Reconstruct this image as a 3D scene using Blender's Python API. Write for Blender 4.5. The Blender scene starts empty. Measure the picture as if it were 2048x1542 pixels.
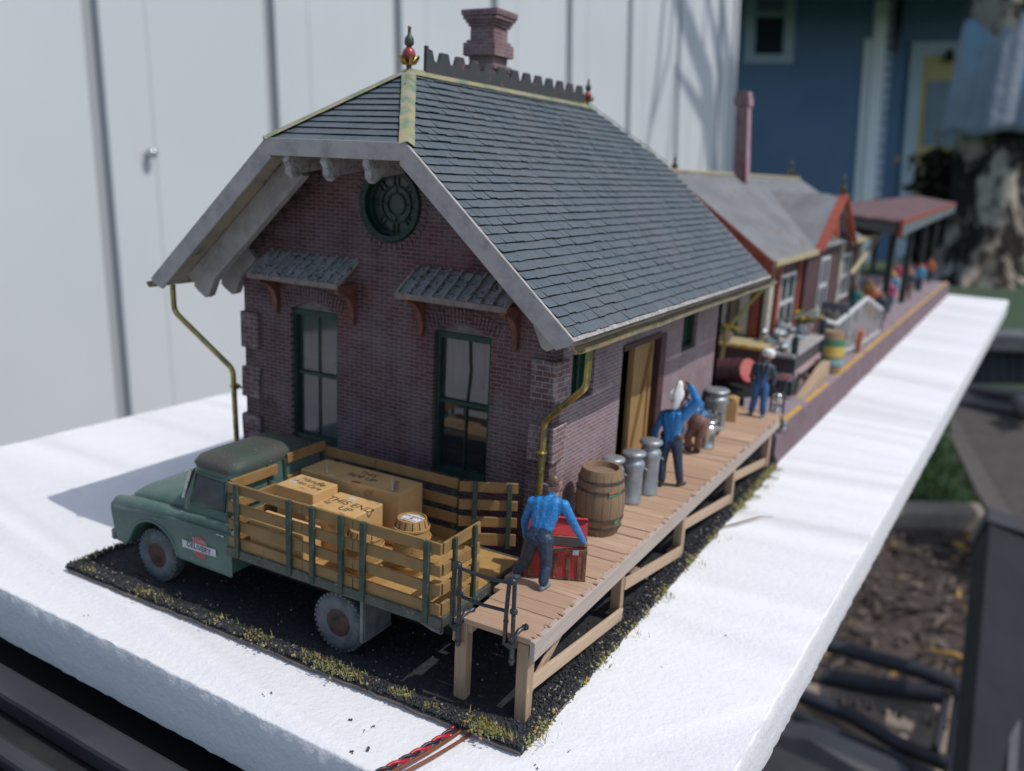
import bpy, bmesh, math, random
import numpy as np
from mathutils import Vector, Matrix, noise
from mathutils.geometry import tessellate_polygon
random.seed(7)
R=random.uniform
S=bpy.context.scene
COL=S.collection
T=Matrix.Translation
I4=Matrix.Identity(4)
V=Vector

# ------------------------------------------------------------------ frames
CAM_POS=V((9.211,-11.955,6.987))
CAM_R=Matrix(((0.8670735650,-0.1581949711,0.4723957916),(0.4959677439,0.1848463138,-0.8484384699),(0.0468980785,0.9699516438,0.2387349553)))
FPX=1771.6
UPB=V((-0.0642807,0.0180307,0.9977690)).normalized()      # the yard's plumb line (the foam board lies a little tilted)
fw=-(CAM_R@V((0,0,1)));fw=(fw-UPB*fw.dot(UPB)).normalized()
rt=fw.cross(UPB)
YARD=Matrix(((rt.x,fw.x,UPB.x,CAM_POS.x),(rt.y,fw.y,UPB.y,CAM_POS.y),(rt.z,fw.z,UPB.z,CAM_POS.z),(0,0,0,1)))
_TH=math.radians(11.1)
def at(u,v,d):
    x=(u-1024)/FPX*d;yc=-(v-771)/FPX*d
    return V((x,d*math.cos(_TH)+yc*math.sin(_TH),-d*math.sin(_TH)+yc*math.cos(_TH)))

# ------------------------------------------------------------------ materials
def _n(nt,t,**k):
    n=nt.nodes.new(t)
    for a,b in k.items(): setattr(n,a,b)
    return n
def c4(c): return (c[0],c[1],c[2],1)
class Mat:
    def __init__(s,name,rough=.7,metal=0,spec=.4,coat=0):
        s.m=bpy.data.materials.new(name);s.m.use_nodes=True;s.nt=s.m.node_tree
        s.b=s.nt.nodes['Principled BSDF'];s.b.inputs['Roughness'].default_value=rough;s.b.inputs['Metallic'].default_value=metal
        s.b.inputs['Specular IOR Level'].default_value=spec;s.b.inputs['Coat Weight'].default_value=coat
        s.tc=_n(s.nt,'ShaderNodeTexCoord');s.col=None
    def L(s,a,b): s.nt.links.new(a,b)
    def vec(s,stretch=(1,1,1),axes=None):
        src=s.tc.outputs['Object']
        if axes:
            sp=_n(s.nt,'ShaderNodeSeparateXYZ');cb=_n(s.nt,'ShaderNodeCombineXYZ');s.L(src,sp.inputs[0])
            for i,a in enumerate(axes): s.L(sp.outputs['XYZ'.index(a)],cb.inputs[i])
            src=cb.outputs[0]
        if stretch==(1,1,1): return src
        mp=_n(s.nt,'ShaderNodeMapping');mp.inputs['Scale'].default_value=stretch;s.L(src,mp.inputs[0]);return mp.outputs[0]
    def noise(s,scale,stretch=(1,1,1),lo=.4,hi=.6,detail=4,rough=.6):
        n=_n(s.nt,'ShaderNodeTexNoise');n.inputs['Scale'].default_value=scale;n.inputs['Detail'].default_value=detail;n.inputs['Roughness'].default_value=rough
        s.L(s.vec(stretch),n.inputs['Vector'])
        r=_n(s.nt,'ShaderNodeMapRange');r.inputs[1].default_value=lo;r.inputs[2].default_value=hi;s.L(n.outputs[0],r.inputs[0]);return r.outputs[0]
    def voro(s,scale,feature='F1',lo=0,hi=1,out=0,stretch=(1,1,1)):
        n=_n(s.nt,'ShaderNodeTexVoronoi',feature=feature);n.inputs['Scale'].default_value=scale;s.L(s.vec(stretch),n.inputs['Vector'])
        if out==1: return n.outputs['Color']
        r=_n(s.nt,'ShaderNodeMapRange');r.inputs[1].default_value=lo;r.inputs[2].default_value=hi;s.L(n.outputs[0],r.inputs[0]);return r.outputs[0]
    def base(s,c):
        n=_n(s.nt,'ShaderNodeRGB');n.outputs[0].default_value=c4(c);s.col=n.outputs[0];return s
    def mix(s,c,fac,amt=1):
        n=_n(s.nt,'ShaderNodeMix',data_type='RGBA')
        if isinstance(fac,(int,float)): n.inputs[0].default_value=fac
        elif amt==1: s.L(fac,n.inputs[0])
        else:
            m=_n(s.nt,'ShaderNodeMath',operation='MULTIPLY');m.inputs[1].default_value=amt;s.L(fac,m.inputs[0]);s.L(m.outputs[0],n.inputs[0])
        s.L(s.col,n.inputs[6])
        if isinstance(c,tuple): n.inputs[7].default_value=c4(c)
        else: s.L(c,n.inputs[7])
        s.col=n.outputs[2];return s
    def bump(s,h,strength=.3,dist=.02):
        b=_n(s.nt,'ShaderNodeBump');b.inputs['Strength'].default_value=strength;b.inputs['Distance'].default_value=dist;s.L(h,b.inputs['Height'])
        if getattr(s,'bn',None): s.L(s.bn,b.inputs['Normal'])
        s.bn=b.outputs[0];return s
    def done(s):
        s.L(s.col,s.b.inputs['Base Color'])
        if getattr(s,'bn',None): s.L(s.bn,s.b.inputs['Normal'])
        return s.m
def M(name,c1,c2=None,rough=.7,metal=0,ns=3,lo=.4,hi=.65,st=(1,1,1),c3=None,ns3=18,lo3=.58,hi3=.68,bs=0,bst=.3,bd=.01,spec=.4,bstr=None,coat=0):
    m=Mat(name,rough,metal,spec,coat).base(c1)
    if c2: m.mix(c2,m.noise(ns,st,lo,hi))
    if c3: m.mix(c3,m.noise(ns3,st,lo3,hi3,3))
    if bs: m.bump(m.noise(bs,bstr or st,.2,.8,3),bst,bd)
    return m.done()
def brick(name,axes,c1,c2,mort,wash,washamt=.5,dark=(.02,.014,.016),bw=.215,bh=.067,red=(.16,.05,.045),wscale=.9):
    m=Mat(name,.85,0,.25)
    b=_n(m.nt,'ShaderNodeTexBrick');b.offset=.5
    v=m.vec(axes=axes)
    b.inputs['Scale'].default_value=1;b.inputs['Brick Width'].default_value=bw;b.inputs['Row Height'].default_value=bh;b.inputs['Mortar Size'].default_value=.006
    b.inputs['Mortar Smooth'].default_value=.35;b.inputs['Bias'].default_value=-.2
    b.inputs['Color1'].default_value=c4(c1);b.inputs['Color2'].default_value=c4(c2);b.inputs['Mortar'].default_value=c4(mort)
    m.L(v,b.inputs['Vector']);m.col=b.outputs['Color']
    m.mix(red,m.noise(.8,(1,1,.6),.52,.72),.75)
    m.mix(dark,m.noise(1.3,(1,1,1),.5,.75),.6)
    m.mix(wash,m.noise(wscale,(1,1,1),.45,.72,6,.7),washamt)
    m.mix(wash,m.noise(22,(1,1,1),.56,.75,3),.35)
    m.bump(b.outputs['Fac'],-.7,.012);m.bump(m.noise(25,(1,1,1),.2,.8),.35,.012)
    return m.done()
def wood(name,c1,c2,c3,axis='x',sc=2.2,bst=.35,rough=.8,isl=True):
    st={'x':(.35,9,9),'y':(9,.35,9),'z':(9,9,.35)}[axis]
    m=Mat(name,rough,0,.25).base(c1)
    m.mix(c2,m.noise(sc,st,.35,.68,5,.65))
    m.mix(c3,m.noise(sc*2.6,st,.56,.72,4),.7)
    if isl:
        g=_n(m.nt,'ShaderNodeNewGeometry');r=_n(m.nt,'ShaderNodeMapRange');r.inputs[3].default_value=0;r.inputs[4].default_value=.55
        m.L(g.outputs['Random Per Island'],r.inputs[0]);oi=_n(m.nt,'ShaderNodeObjectInfo');a=_n(m.nt,'ShaderNodeMath',operation='MULTIPLY');a.inputs[1].default_value=.9
        m.L(oi.outputs['Random'],a.inputs[0]);m.mix(c2,a.outputs[0])
    m.bump(m.noise(sc*4,st,.3,.7,4),bst,.02)
    return m.done()
def glass(name,tint=(.02,.025,.03),refl=.3,rough=.03,trans=.5):
    m=bpy.data.materials.new(name);m.use_nodes=True;nt=m.node_tree;nt.nodes.clear()
    o=_n(nt,'ShaderNodeOutputMaterial');g=_n(nt,'ShaderNodeBsdfGlossy');t=_n(nt,'ShaderNodeBsdfTransparent');d=_n(nt,'ShaderNodeBsdfDiffuse')
    g.inputs['Roughness'].default_value=rough;g.inputs['Color'].default_value=(.8,.85,.9,1);d.inputs['Color'].default_value=c4(tint)
    a=_n(nt,'ShaderNodeMixShader');a.inputs[0].default_value=trans;b=_n(nt,'ShaderNodeMixShader');b.inputs[0].default_value=refl
    nt.links.new(d.outputs[0],a.inputs[1]);nt.links.new(t.outputs[0],a.inputs[2]);nt.links.new(a.outputs[0],b.inputs[1]);nt.links.new(g.outputs[0],b.inputs[2]);nt.links.new(b.outputs[0],o.inputs[0])
    return m

# ------------------------------------------------------------------ mesh helpers
OFF={}
def tag(o,label=None,cat=None,group=None,kind=None):
    if label:o['label']=label
    if cat:o['category']=cat
    if group:o['group']=group
    if kind:o['kind']=kind
    return o
def thing(name,label,cat,loc=(0,0,0),group=None,frame=I4):
    o=bpy.data.objects.new(name,None);o.empty_display_size=.1;COL.objects.link(o)
    o.matrix_world=frame@T(V(loc));OFF[o.name]=V(loc);return tag(o,label,cat,group)
class MB:
    def __init__(s): s.v=[];s.f=[];s.mi=[];s.cur=0
    def m(s,i): s.cur=i;return s
    def add(s,vs,fs):
        o=len(s.v);s.v+=[tuple(x) for x in vs]
        for f in fs: s.f.append(tuple(i+o for i in f));s.mi.append(s.cur)
        return s
    def box(s,c,d,rot=None,j=0):
        hx,hy,hz=d[0]/2,d[1]/2,d[2]/2;vs=[]
        for x in(-1,1):
            for y in(-1,1):
                for z in(-1,1):
                    p=V((x*hx+R(-j,j),y*hy+R(-j,j),z*hz+R(-j,j)))
                    if rot: p=rot@p
                    vs.append(p+V(c))
        return s.add(vs,[(0,1,3,2),(4,6,7,5),(0,4,5,1),(2,3,7,6),(0,2,6,4),(1,5,7,3)])
    def bb(s,a,b,j=0): return s.box([(a[i]+b[i])/2 for i in range(3)],[abs(b[i]-a[i]) for i in range(3)],None,j)
    def beam(s,a,b,w,h,up=(0,0,1),j=0):
        a=V(a);b=V(b);d=(b-a);l=d.length;d.normalize();sd=d.cross(V(up)).normalized();u=sd.cross(d)
        m=Matrix((d,sd,u)).transposed();return s.box((a+b)/2,(l,w,h),m,j)
    def tube(s,pts,r,seg=8,cap=True):
        pts=[V(p) for p in pts];n=len(pts);rr=r if isinstance(r,(list,tuple)) else [r]*n;vs=[];pu=None
        for i,p in enumerate(pts):
            d=(pts[min(i+1,n-1)]-pts[max(i-1,0)]).normalized()
            u=d.cross(V((0,0,1))) if pu is None else pu-d*pu.dot(d)
            if u.length<1e-3:u=d.cross(V((0,1,0)))
            u.normalize();pu=u;w=d.cross(u)
            for k in range(seg):
                a=2*math.pi*k/seg;vs.append(p+(u*math.cos(a)+w*math.sin(a))*rr[i])
        fs=[(i*seg+k,i*seg+(k+1)%seg,(i+1)*seg+(k+1)%seg,(i+1)*seg+k) for i in range(n-1) for k in range(seg)]
        if cap: fs+=[tuple(range(seg-1,-1,-1)),tuple((n-1)*seg+k for k in range(seg))]
        return s.add(vs,fs)
    def lathe(s,prof,c=(0,0,0),seg=24,m=None,cap=True):
        vs=[];n=len(prof)
        for r,z in prof:
            for k in range(seg):
                a=2*math.pi*k/seg;p=V((r*math.cos(a),r*math.sin(a),z));vs.append((m@p if m else p)+V(c))
        fs=[(i*seg+k,i*seg+(k+1)%seg,(i+1)*seg+(k+1)%seg,(i+1)*seg+k) for i in range(n-1) for k in range(seg)]
        if cap: fs+=[tuple(range(seg-1,-1,-1)),tuple((n-1)*seg+k for k in range(seg))]
        return s.add(vs,fs)
    def prism(s,poly,d):
        d=V(d);p=[V(x) for x in poly];n=len(p)
        return s.add(p+[x+d for x in p],[tuple(range(n-1,-1,-1)),tuple(range(n,2*n))]+[(i,(i+1)%n,n+(i+1)%n,n+i) for i in range(n)])
    def plate(s,outer,holes,f,d):
        loops=[[V(f(*p)) for p in outer]]+[[V(f(*p)) for p in h] for h in holes];d=V(d)
        flat=[p for l in loops for p in l];tri=tessellate_polygon([[V((p[0],p[1],0)) for p in outer]]+[[V((p[0],p[1],0)) for p in h] for h in holes])
        n=len(flat);s.add(flat+[p+d for p in flat],[tuple(t) for t in tri]+[tuple(n+i for i in reversed(t)) for t in tri])
        o=0
        for l in loops:
            k=len(l);s.add([p for p in l]+[p+d for p in l],[(i,(i+1)%k,k+(i+1)%k,k+i) for i in range(k)]);o+=k
        return s
    def loft(s,rings,cap=True):
        n=len(rings[0]);vs=[p for r in rings for p in r]
        fs=[(i*n+k,i*n+(k+1)%n,(i+1)*n+(k+1)%n,(i+1)*n+k) for i in range(len(rings)-1) for k in range(n)]
        if cap: fs+=[tuple(range(n-1,-1,-1)),tuple((len(rings)-1)*n+k for k in range(n))]
        return s.add(vs,fs)
    def ball(s,c,r,seg=8,rings=6,j=0):
        r=(r,r,r) if not isinstance(r,(tuple,list)) else r;vs=[]
        for i in range(rings+1):
            t=math.pi*i/rings
            for k in range(seg):
                a=2*math.pi*k/seg;q=1+R(-j,j);vs.append((c[0]+r[0]*math.sin(t)*math.cos(a)*q,c[1]+r[1]*math.sin(t)*math.sin(a)*q,c[2]-r[2]*math.cos(t)*q))
        return s.add(vs,[(i*seg+k,i*seg+(k+1)%seg,(i+1)*seg+(k+1)%seg,(i+1)*seg+k) for i in range(rings) for k in range(seg)])
    def build(s,name,mats,parent=None,smooth=False,bevel=0,seg=2,frame=None,label=None,fix=True):
        me=bpy.data.meshes.new(name);me.from_pydata(s.v,[],s.f);me.update()
        if fix:
            bm=bmesh.new();bm.from_mesh(me);bmesh.ops.recalc_face_normals(bm,faces=bm.faces)
            bm.to_mesh(me);bm.free()
        mats=mats if isinstance(mats,(list,tuple)) else [mats]
        for x in mats: me.materials.append(x)
        if len(mats)>1 and len(me.polygons)==len(s.mi): me.polygons.foreach_set('material_index',s.mi)
        if smooth:
            me.polygons.foreach_set('use_smooth',[True]*len(me.polygons));me.set_sharp_from_angle(angle=math.radians(smooth if smooth is not True else 40))
        o=bpy.data.objects.new(name,me);COL.objects.link(o)
        if parent:
            o.parent=parent
            if parent.name in OFF: o.matrix_parent_inverse=T(-OFF[parent.name])
        elif frame: o.matrix_world=frame
        if bevel:
            b=o.modifiers.new('edge','BEVEL');b.width=bevel;b.segments=seg;b.limit_method='ANGLE';b.angle_limit=math.radians(35);b.use_clamp_overlap=True
        if label:o['label']=label
        return o
def solo(o,label,cat,group=None,kind=None): return tag(o,label,cat,group,kind)
def dup(root,loc=None,rotz=0,label=None,parent=None):
    r=root.copy();COL.objects.link(r)
    if parent is not None:r.parent=parent
    if loc is not None:
        r.location=loc;r.rotation_euler=(0,0,rotz)
    if label:r['label']=label
    for ch in list(root.children): dup(ch,parent=r)
    return r
def arc(cx,cz,r,a0,a1,n): return [(cx+r*math.cos(math.radians(a0+(a1-a0)*i/n)),cz+r*math.sin(math.radians(a0+(a1-a0)*i/n))) for i in range(n+1)]
def rrect(cx,cy,hx,hy,r,z,n=4):
    out=[]
    for sx,sy,a in((1,1,0),(-1,1,90),(-1,-1,180),(1,-1,270)):
        for i in range(n+1):
            t=math.radians(a+90*i/n);out.append((cx+sx*(hx-r)+r*math.cos(t),cy+sy*(hy-r)+r*math.sin(t),z))
    return out
def text(s,name,mat,parent,o,right,up,size,depth=.003,shear=0,align='CENTER',frame=None):
    cu=bpy.data.curves.new(name,'FONT');cu.body=s;cu.size=size;cu.align_x=align;cu.align_y='CENTER';cu.extrude=depth;cu.shear=shear;cu.resolution_u=3
    ob=bpy.data.objects.new(name,cu);COL.objects.link(ob);dg=bpy.context.evaluated_depsgraph_get();me=bpy.data.meshes.new_from_object(ob.evaluated_get(dg))
    bpy.data.objects.remove(ob);x=V(right).normalized();y=V(up).normalized();z=x.cross(y)
    m=Matrix((x,y,z)).transposed().to_4x4();m.translation=V(o);me.transform(m)
    me.materials.clear();me.materials.append(mat)
    q=bpy.data.objects.new(name,me);COL.objects.link(q)
    if parent:
        q.parent=parent
        if parent.name in OFF:q.matrix_parent_inverse=T(-OFF[parent.name])
    return q
def figure(root,prims,mats,voxel=.014,name='body',smooth=5):
    """one continuous body: overlapping tapered limbs fused into a single skin, paint assigned by the nearest limb"""
    b=MB()
    for p in prims:
        if p[0]=='c':
            _,a,c,r0,r1,mi=p;a=V(a);c=V(c);d=(c-a).normalized()
            k=[-.85,-.5,0];pts=[a+d*r0*q for q in(-.94,-.5)]+[a+(c-a)*t for t in(0,.5,1)]+[c+d*r1*q for q in(.5,.94)]
            b.tube(pts,[r0*.34,r0*.87,r0,(r0+r1)/2,r1,r1*.87,r1*.34],10)
        else: b.ball(p[1],p[2],12,8)
    me=bpy.data.meshes.new('tmp');me.from_pydata(b.v,[],b.f);ob=bpy.data.objects.new('tmp',me);COL.objects.link(ob)
    m=ob.modifiers.new('r','REMESH');m.mode='VOXEL';m.voxel_size=voxel
    sm=ob.modifiers.new('s','SMOOTH');sm.factor=.5;sm.iterations=smooth
    me2=bpy.data.meshes.new_from_object(ob.evaluated_get(bpy.context.evaluated_depsgraph_get()));bpy.data.objects.remove(ob)
    n=len(me2.polygons);C=np.empty(n*3);me2.polygons.foreach_get('center',C);C=C.reshape(n,3);best=np.full(n,1e9);idx=np.zeros(n,int)
    for p in prims:
        if p[0]=='c':
            a=np.array(p[1],float);c=np.array(p[2],float);d=c-a;t=np.clip(((C-a)@d)/max(d@d,1e-9),0,1);s=np.linalg.norm(C-(a+t[:,None]*d),axis=1)-(p[3]+(p[4]-p[3])*t);mi=p[5]
        else:
            rr=np.array(p[2],float);q=np.linalg.norm((C-np.array(p[1]))/rr,axis=1);s=(q-1)*rr.min();mi=p[3]
        w=s<best;best[w]=s[w];idx[w]=mi
    me2.materials.clear()
    for x in mats: me2.materials.append(x)
    me2.polygons.foreach_set('material_index',idx.astype('i'));me2.polygons.foreach_set('use_smooth',[True]*n)
    me2.name=name;o=bpy.data.objects.new(name,me2);COL.objects.link(o);o.parent=root;o.matrix_parent_inverse=T(-OFF[root.name]);return o
def hand(w,d,side,mi,r=.011,curl=.5,L=.085):
    """palm, four unequal bent fingers and a thumb; w wrist, d pointing direction, side the thumb side"""
    w=V(w);d=V(d).normalized();side=V(side);side=(side-d*side.dot(d)).normalized();nrm=d.cross(side)
    out=[('c',w,w+d*.05,.026,.024,mi)]
    for i,(o,l) in enumerate(((.03,.9),(.011,1.05),(-.010,1),(-.029,.75))):
        a=w+d*.085+side*o;b=a+(d*.9+nrm*curl*.5)*L*.5*l;c=b+(d*.5+nrm*curl)*L*.5*l
        out+=[('c',w+d*.045+side*o*.8,a,.014,.0125,mi),('c',a,b,.0115,.0105,mi),('c',b,c,.0105,.009,mi)]
    a=w+d*.03+side*.028;b=a+(d*.5+side*.8)*.04;out+=[('c',a,b,.013,.012,mi),('c',b,b+(d+side*.15+nrm*.4)*.03,.0115,.0095,mi)]
    return out

# ------------------------------------------------------------------ material library
def foam_mat():
    m=Mat('polystyrene',.55,0,.35).base((.80,.815,.845))
    m.mix((.75,.77,.81),m.noise(3,(1,1,1),.4,.7),.6)
    m.bump(m.voro(6.6,'F1',0,.75),-1,.10);m.bump(m.noise(9,(1,1,1),.2,.8),.3,.05);m.bump(m.noise(26,(1,1,1),.2,.8),.3,.012)
    return m.done()
FOAM=foam_mat()
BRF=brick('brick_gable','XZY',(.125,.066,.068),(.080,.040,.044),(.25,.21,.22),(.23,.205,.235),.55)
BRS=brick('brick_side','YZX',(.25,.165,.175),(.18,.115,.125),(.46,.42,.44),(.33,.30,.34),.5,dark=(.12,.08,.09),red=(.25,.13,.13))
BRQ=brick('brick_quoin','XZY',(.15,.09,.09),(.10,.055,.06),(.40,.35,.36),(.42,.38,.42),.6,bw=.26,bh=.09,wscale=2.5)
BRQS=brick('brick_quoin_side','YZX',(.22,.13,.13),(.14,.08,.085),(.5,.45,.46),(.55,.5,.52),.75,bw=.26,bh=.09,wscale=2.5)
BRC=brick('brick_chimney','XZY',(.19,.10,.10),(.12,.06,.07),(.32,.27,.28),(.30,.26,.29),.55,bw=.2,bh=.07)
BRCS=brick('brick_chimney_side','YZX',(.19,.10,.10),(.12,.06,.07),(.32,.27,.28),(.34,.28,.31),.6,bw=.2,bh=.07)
def slate():
    m=Mat('slate_shingle',.62,0,.35).base((.098,.128,.148))
    g=_n(m.nt,'ShaderNodeNewGeometry');r=_n(m.nt,'ShaderNodeMapRange');r.inputs[4].default_value=.55;m.L(g.outputs['Random Per Island'],r.inputs[0])
    m.mix((.076,.103,.122),r.outputs[0]);m.mix((.14,.155,.17),m.noise(2.2,(1,1,1),.42,.7),.5);m.mix((.15,.14,.16),m.noise(.5,(1,1,1),.5,.7),.4)
    m.mix((.42,.44,.46),m.noise(34,(1,1,1),.64,.73,2),.55)
    m.bump(m.noise(45,(1,1,1),.2,.8),.5,.012);return m.done()
SLATE=slate()
SLATED=M('slate_gap',(.012,.016,.02),rough=.9)
GWOOD=M('grey_weathered_wood',(.42,.40,.395),(.30,.29,.29),.8,ns=3,st=(1,1,1),c3=(.42,.40,.38),ns3=14,bs=30,bst=.4,bd=.012)
SOFFIT=M('cream_soffit',(.40,.35,.27),(.25,.23,.20),.8,ns=1.6,c3=(.13,.13,.13),ns3=3,lo3=.55,hi3=.7,bs=20,bst=.2)
TAILW=M('pale_rafter_tail',(.42,.40,.39),(.27,.26,.26),.8,ns=8,c3=(.15,.14,.14),ns3=16,bs=40,bst=.4)
BRASS=M('tarnished_brass',(.42,.32,.11),(.17,.20,.10),.36,.8,ns=4,lo=.45,hi=.6,c3=(.62,.52,.22),ns3=8,bs=15,bst=.15)
FLASH=M('brass_green_flashing',(.40,.36,.20),(.19,.27,.17),.5,.35,ns=2.6,lo=.45,hi=.62,c3=(.36,.34,.32),ns3=4,lo3=.56,hi3=.62,bs=12,bst=.2)
DKGRN=M('dark_green_frame',(.018,.055,.040),(.010,.030,.026),.5,ns=6,c3=(.06,.10,.08),ns3=30)
PIPE=M('black_pipe_paint',(.018,.026,.034),(.010,.014,.018),.32,ns=10,c3=(.35,.40,.42),ns3=38,lo3=.66,hi3=.72,bs=30,bst=.5,spec=.6)
DECKW=wood('deck_plank',(.62,.445,.315),(.40,.265,.18),(.20,.135,.10),'x')
DECKY=wood('deck_timber',(.60,.46,.33),(.44,.32,.22),(.24,.17,.12),'y')
DECKZ=wood('deck_post',(.46,.335,.225),(.33,.23,.15),(.12,.085,.06),'z')
GREYB=wood('deck_fascia',(.52,.44,.385),(.38,.32,.285),(.56,.45,.36),'y')
def gravelm():
    m=Mat('black_cinder_ground',.85,0,.3).base((.020,.023,.027))
    m.mix((.038,.04,.046),m.noise(9,(1,1,1),.45,.7));m.mix((.16,.15,.14),m.noise(26,(1,1,1),.66,.74,2),.5)
    m.bump(m.voro(24,'F1',0,.6),-.9,.03);return m.done()
GRAVEL=gravelm()
def stones():
    m=Mat('cinder_stone',.75,0,.4).base((.022,.024,.029));g=_n(m.nt,'ShaderNodeNewGeometry')
    r=_n(m.nt,'ShaderNodeMapRange');r.inputs[1].default_value=.3;r.inputs[2].default_value=1;m.L(g.outputs['Random Per Island'],r.inputs[0]);m.mix((.062,.063,.070),r.outputs[0])
    r=_n(m.nt,'ShaderNodeMapRange');r.inputs[1].default_value=.945;r.inputs[2].default_value=.96;m.L(g.outputs['Random Per Island'],r.inputs[0]);m.mix((.36,.31,.25),r.outputs[0],.9)
    return m.done()
STONE=stones()
def islandm(name,cols,rough=.8):
    m=Mat(name,rough,0,.3).base(cols[0]);g=_n(m.nt,'ShaderNodeNewGeometry');k=len(cols)
    for i,c in enumerate(cols[1:],1):
        r=_n(m.nt,'ShaderNodeMapRange');r.inputs[1].default_value=i/k-.01;r.inputs[2].default_value=i/k+.01;m.L(g.outputs['Random Per Island'],r.inputs[0]);m.mix(c,r.outputs[0])
    return m.done()
TUFT=islandm('scenic_grass',[(.13,.16,.05),(.25,.27,.09),(.34,.28,.09),(.18,.21,.08),(.32,.33,.20),(.40,.27,.08)])
FLATB=M('brown_board_edge',(.30,.235,.20),(.20,.16,.14),.85,ns=3,bs=10)

# ------------------------------------------------------------------ foam board under the model
UL=V((.0332,1,0)).normalized();UA=V((-1,.0332,0)).normalized();FC=V((7.11,-4.78,-.1))
def fp(a,l,z=0): return FC+UA*a+UL*l+V((0,0,z))
def foam():
    W,L,H=18.55,60.8,-.97;st=.13;b=MB()
    per=[]
    n=int(W/st)
    per+=[(W*i/n,0,0) for i in range(n)];m=int(L/st)
    per+=[(W,L*i/m,1) for i in range(m)];per+=[(W*(1-i/n),L,2) for i in range(n)];per+=[(0,L*(1-i/m),3) for i in range(m)]
    rings=[]
    for z,ins,amp in((H,.02,.016),(H+.05,0,.014),(H*.66,0,.012),(H*.33,0,.012),(-.03,0,.014),(-.006,.012,.014),(0,.035,.010)):
        r=[]
        for a,l,sd in per:
            q=noise.noise(V((a*5,l*5,z*4)))*amp*1.6+noise.noise(V((a*1.2,l*1.2,z)))*.010
            a2=min(max(a,ins),W-ins)+(q if sd in(1,3) else 0);l2=min(max(l,ins),L-ins)+(q if sd in(0,2) else 0)
            r.append(fp(a2,l2,z+(R(-.012,.012) if z>-.02 else 0)))
        rings.append(r)
    b.loft(rings);o=b.build('foam_board',FOAM,smooth=60)
    return solo(o,'long white polystyrene sheet lying under the whole model railway scene','foam board')
foam()

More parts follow.
